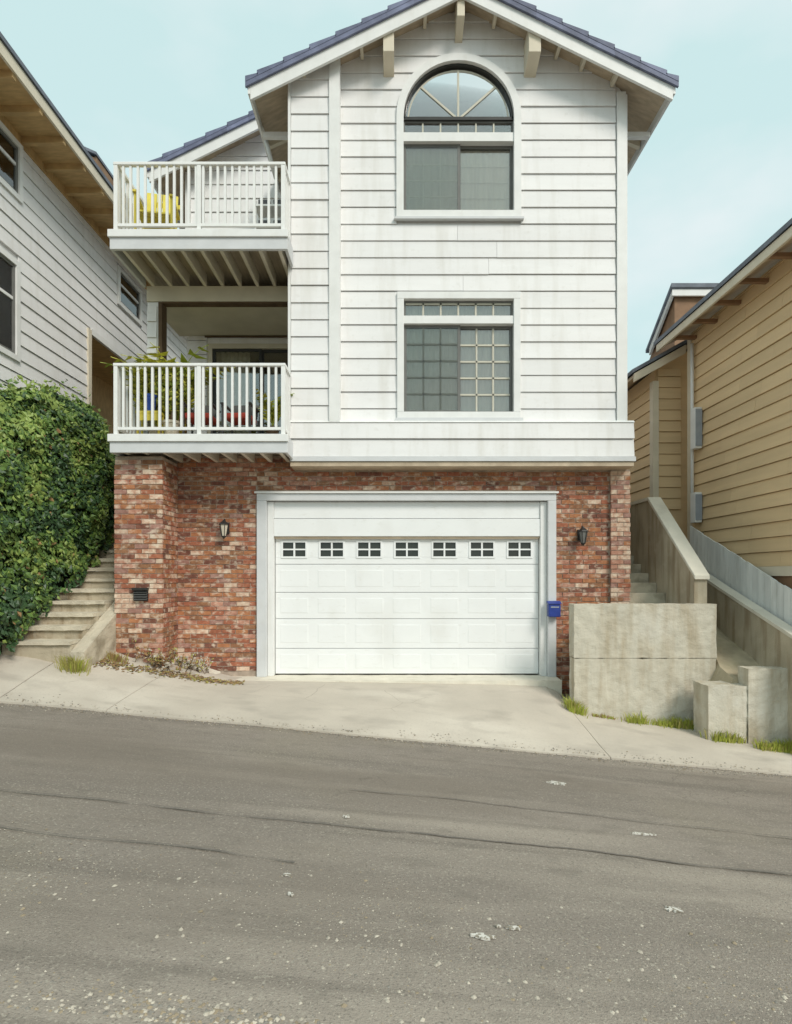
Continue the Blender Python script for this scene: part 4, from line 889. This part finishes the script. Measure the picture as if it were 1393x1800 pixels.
for (x, y, r_, h_, n_, L0, mats, pm_, lab) in ((-3.50, 8.78, .15, .32, 40, 1.22, ('palm_yellow', 'palm_green'), 'yellow_paint', 'tall palm in a yellow pot on the lower balcony'),
                                         (-3.80, 8.75, .12, .25, 34, 1.12, ('palm_yellow', 'palm_yellow', 'palm_green'), 'cream_trim', 'yellowing palm in a cream pot at the balcony end by the pier'),
                                         (-1.95, 8.72, .11, .25, 12, .62, ('palm_green', 'palm_green', 'palm_yellow'), 'dark_brown', 'green potted plant on the lower balcony beside the white bay')):
    t = thing('potted_palm', lab, 'potted plant', (x, y, 2.07)); pot(t, x, y, 2.07, r_, h_, pm_); box('soil', 'soil', t, x - r_ * .55, x + r_ * .55, y - r_ * .55, y + r_ * .55, 2.07 + h_ * .8, 2.07 + h_ * .93); fronds(t, x, y, 2.07 + h_ * .9, n_, L0, mats)
t = thing('plant_stand', 'low yellow stand carrying a blue pot behind the lower balcony railing', 'plant stand', (-3.75, 8.42, 2.07))
m_ = MB(); m_.box(-3.93, -3.57, 8.34, 8.52, 2.44, 2.475); m_.build('shelf', 'yellow_paint', t); box('apron', 'yellow_paint', t, -3.92, -3.58, 8.345, 8.36, 2.33, 2.44)
for sx in (-3.92, -3.60):
    for sy in (8.345, 8.495): box('leg', 'yellow_paint', t, sx, sx + .025, sy, sy + .025, 2.07, 2.33 if sy < 8.4 else 2.44)
t = thing('blue_pot', 'glazed blue pot standing on the low yellow stand', 'pot', (-3.74, 8.43, 2.476)); pot(t, -3.74, 8.43, 2.476, .085, .26, 'blue_pot')
def patio_chair(x, y, z, rot, seat, frame, label, slats=False, s=1.0):
    t = thing('patio_chair', label, 'chair', (x, y, z)); c_, s_ = math.cos(rot), math.sin(rot)
    def T(m_, name, mt, bv=0):
        m_.v = [(x + s * (px * c_ - py * s_), y + s * (px * s_ + py * c_), z + s * pz) for px, py, pz in m_.v]; return m_.build(name, mt, t, bevel=bv)
    for sx in (-.25, .22):
        T(MB().box(sx, sx + .03, -.25, -.22, 0, .58), 'leg', frame); T(MB().box(sx, sx + .03, .22, .25, 0, .42), 'leg', frame)
        T(MB().box(sx - .01, sx + .04, -.28, .26, .58, .605), 'armrest', frame)
    if slats:
        for k in range(6): T(MB().box(-.22, .22, -.24 + k * .08, -.175 + k * .08, .34, .362), 'seat_slat', seat)
        for k in range(6): u = -.215 + k * .074; T(MB().hexa([(u, .22, .36), (u + .062, .22, .36), (u + .062, .245, .36), (u, .245, .36), (u, .34, .98), (u + .062, .34, .98), (u + .062, .365, .98), (u, .365, .98)]), 'back_slat', seat)
        T(MB().box(-.24, .24, .35, .38, .80, .86), 'back_rail', frame)
    else:
        T(MB().box(-.22, .22, -.25, .22, .34, .44), 'seat_cushion', seat, .025); T(MB().hexa([(-.22, .17, .44), (.22, .17, .44), (.22, .25, .44), (-.22, .25, .44), (-.22, .26, .72), (.22, .26, .72), (.22, .33, .72), (-.22, .33, .72)]), 'back_cushion', frame, .02)
patio_chair(-3.03, 8.62, 2.07, .05, 'red_cloth', 'chair_metal', 'low chair with red cushion beside the tall palm on the lower balcony', s=.9)
patio_chair(-2.42, 8.62, 2.07, -.05, 'red_cloth', 'chair_metal', 'low chair with red cushion nearer the white bay on the lower balcony', s=.9)
patio_chair(-3.72, 8.62, 5.10, .2, 'yellow_paint', 'yellow_paint', 'yellow slatted armchair on the upper balcony', True, 1.1)
t = thing('storage_rack', 'white rack with dark bins against the wall of the upper balcony', 'rack', (-2.1, 9.6, 5.1))
for sx in (-2.42, -1.89):
    for sy in (9.45, 9.72): box('post', 'rail_white', t, sx, sx + .03, sy, sy + .03, 5.1, 6.40)
for z in (5.30, 5.62, 5.94, 6.30): box('shelf', 'rail_white', t, -2.425, -1.855, 9.44, 9.76, z, z + .03)
for z, h_ in ((5.332, .09), (5.652, .06), (5.972, .10), (6.332, .09)):
    for x in (-2.36, -2.10): box('bin', 'grey_bin', t, x, x + .2, 9.46, 9.72, z, z + h_, bevel=.01)
t = thing('flower_pot', 'small dark pot at the middle of the upper balcony', 'pot', (-2.63, 8.55, 5.1)); pot(t, -2.63, 8.55, 5.1, .07, .16, 'grey_bin')
t = thing('potted_shrub', 'bushy yellow green shrub in a pale pot behind the lower balcony railing', 'potted plant', (-3.45, 8.5, 2.07))
pot(t, -3.45, 8.5, 2.07, .13, .28, 'cream_trim'); mb = MB()
for i in range(900):
    d = Vector((rnd.gauss(0, 1), rnd.gauss(0, 1), rnd.gauss(0, 1))).normalized() * rnd.uniform(.55, 1)
    leaf(mb, (-3.55 + d.x * .42, 8.55 + d.y * .18, 2.90 + d.z * .46), d, .075, rnd.choice((0, 0, 1)))
mb.build('foliage', ['palm_yellow', 'palm_green'], t, kind='stuff')
m_ = MB(); m_.tube((-3.45, 8.5, 2.3), (-3.45, 8.54, 2.8), .02, .012, 6); m_.build('stem', 'dry_twig', t)
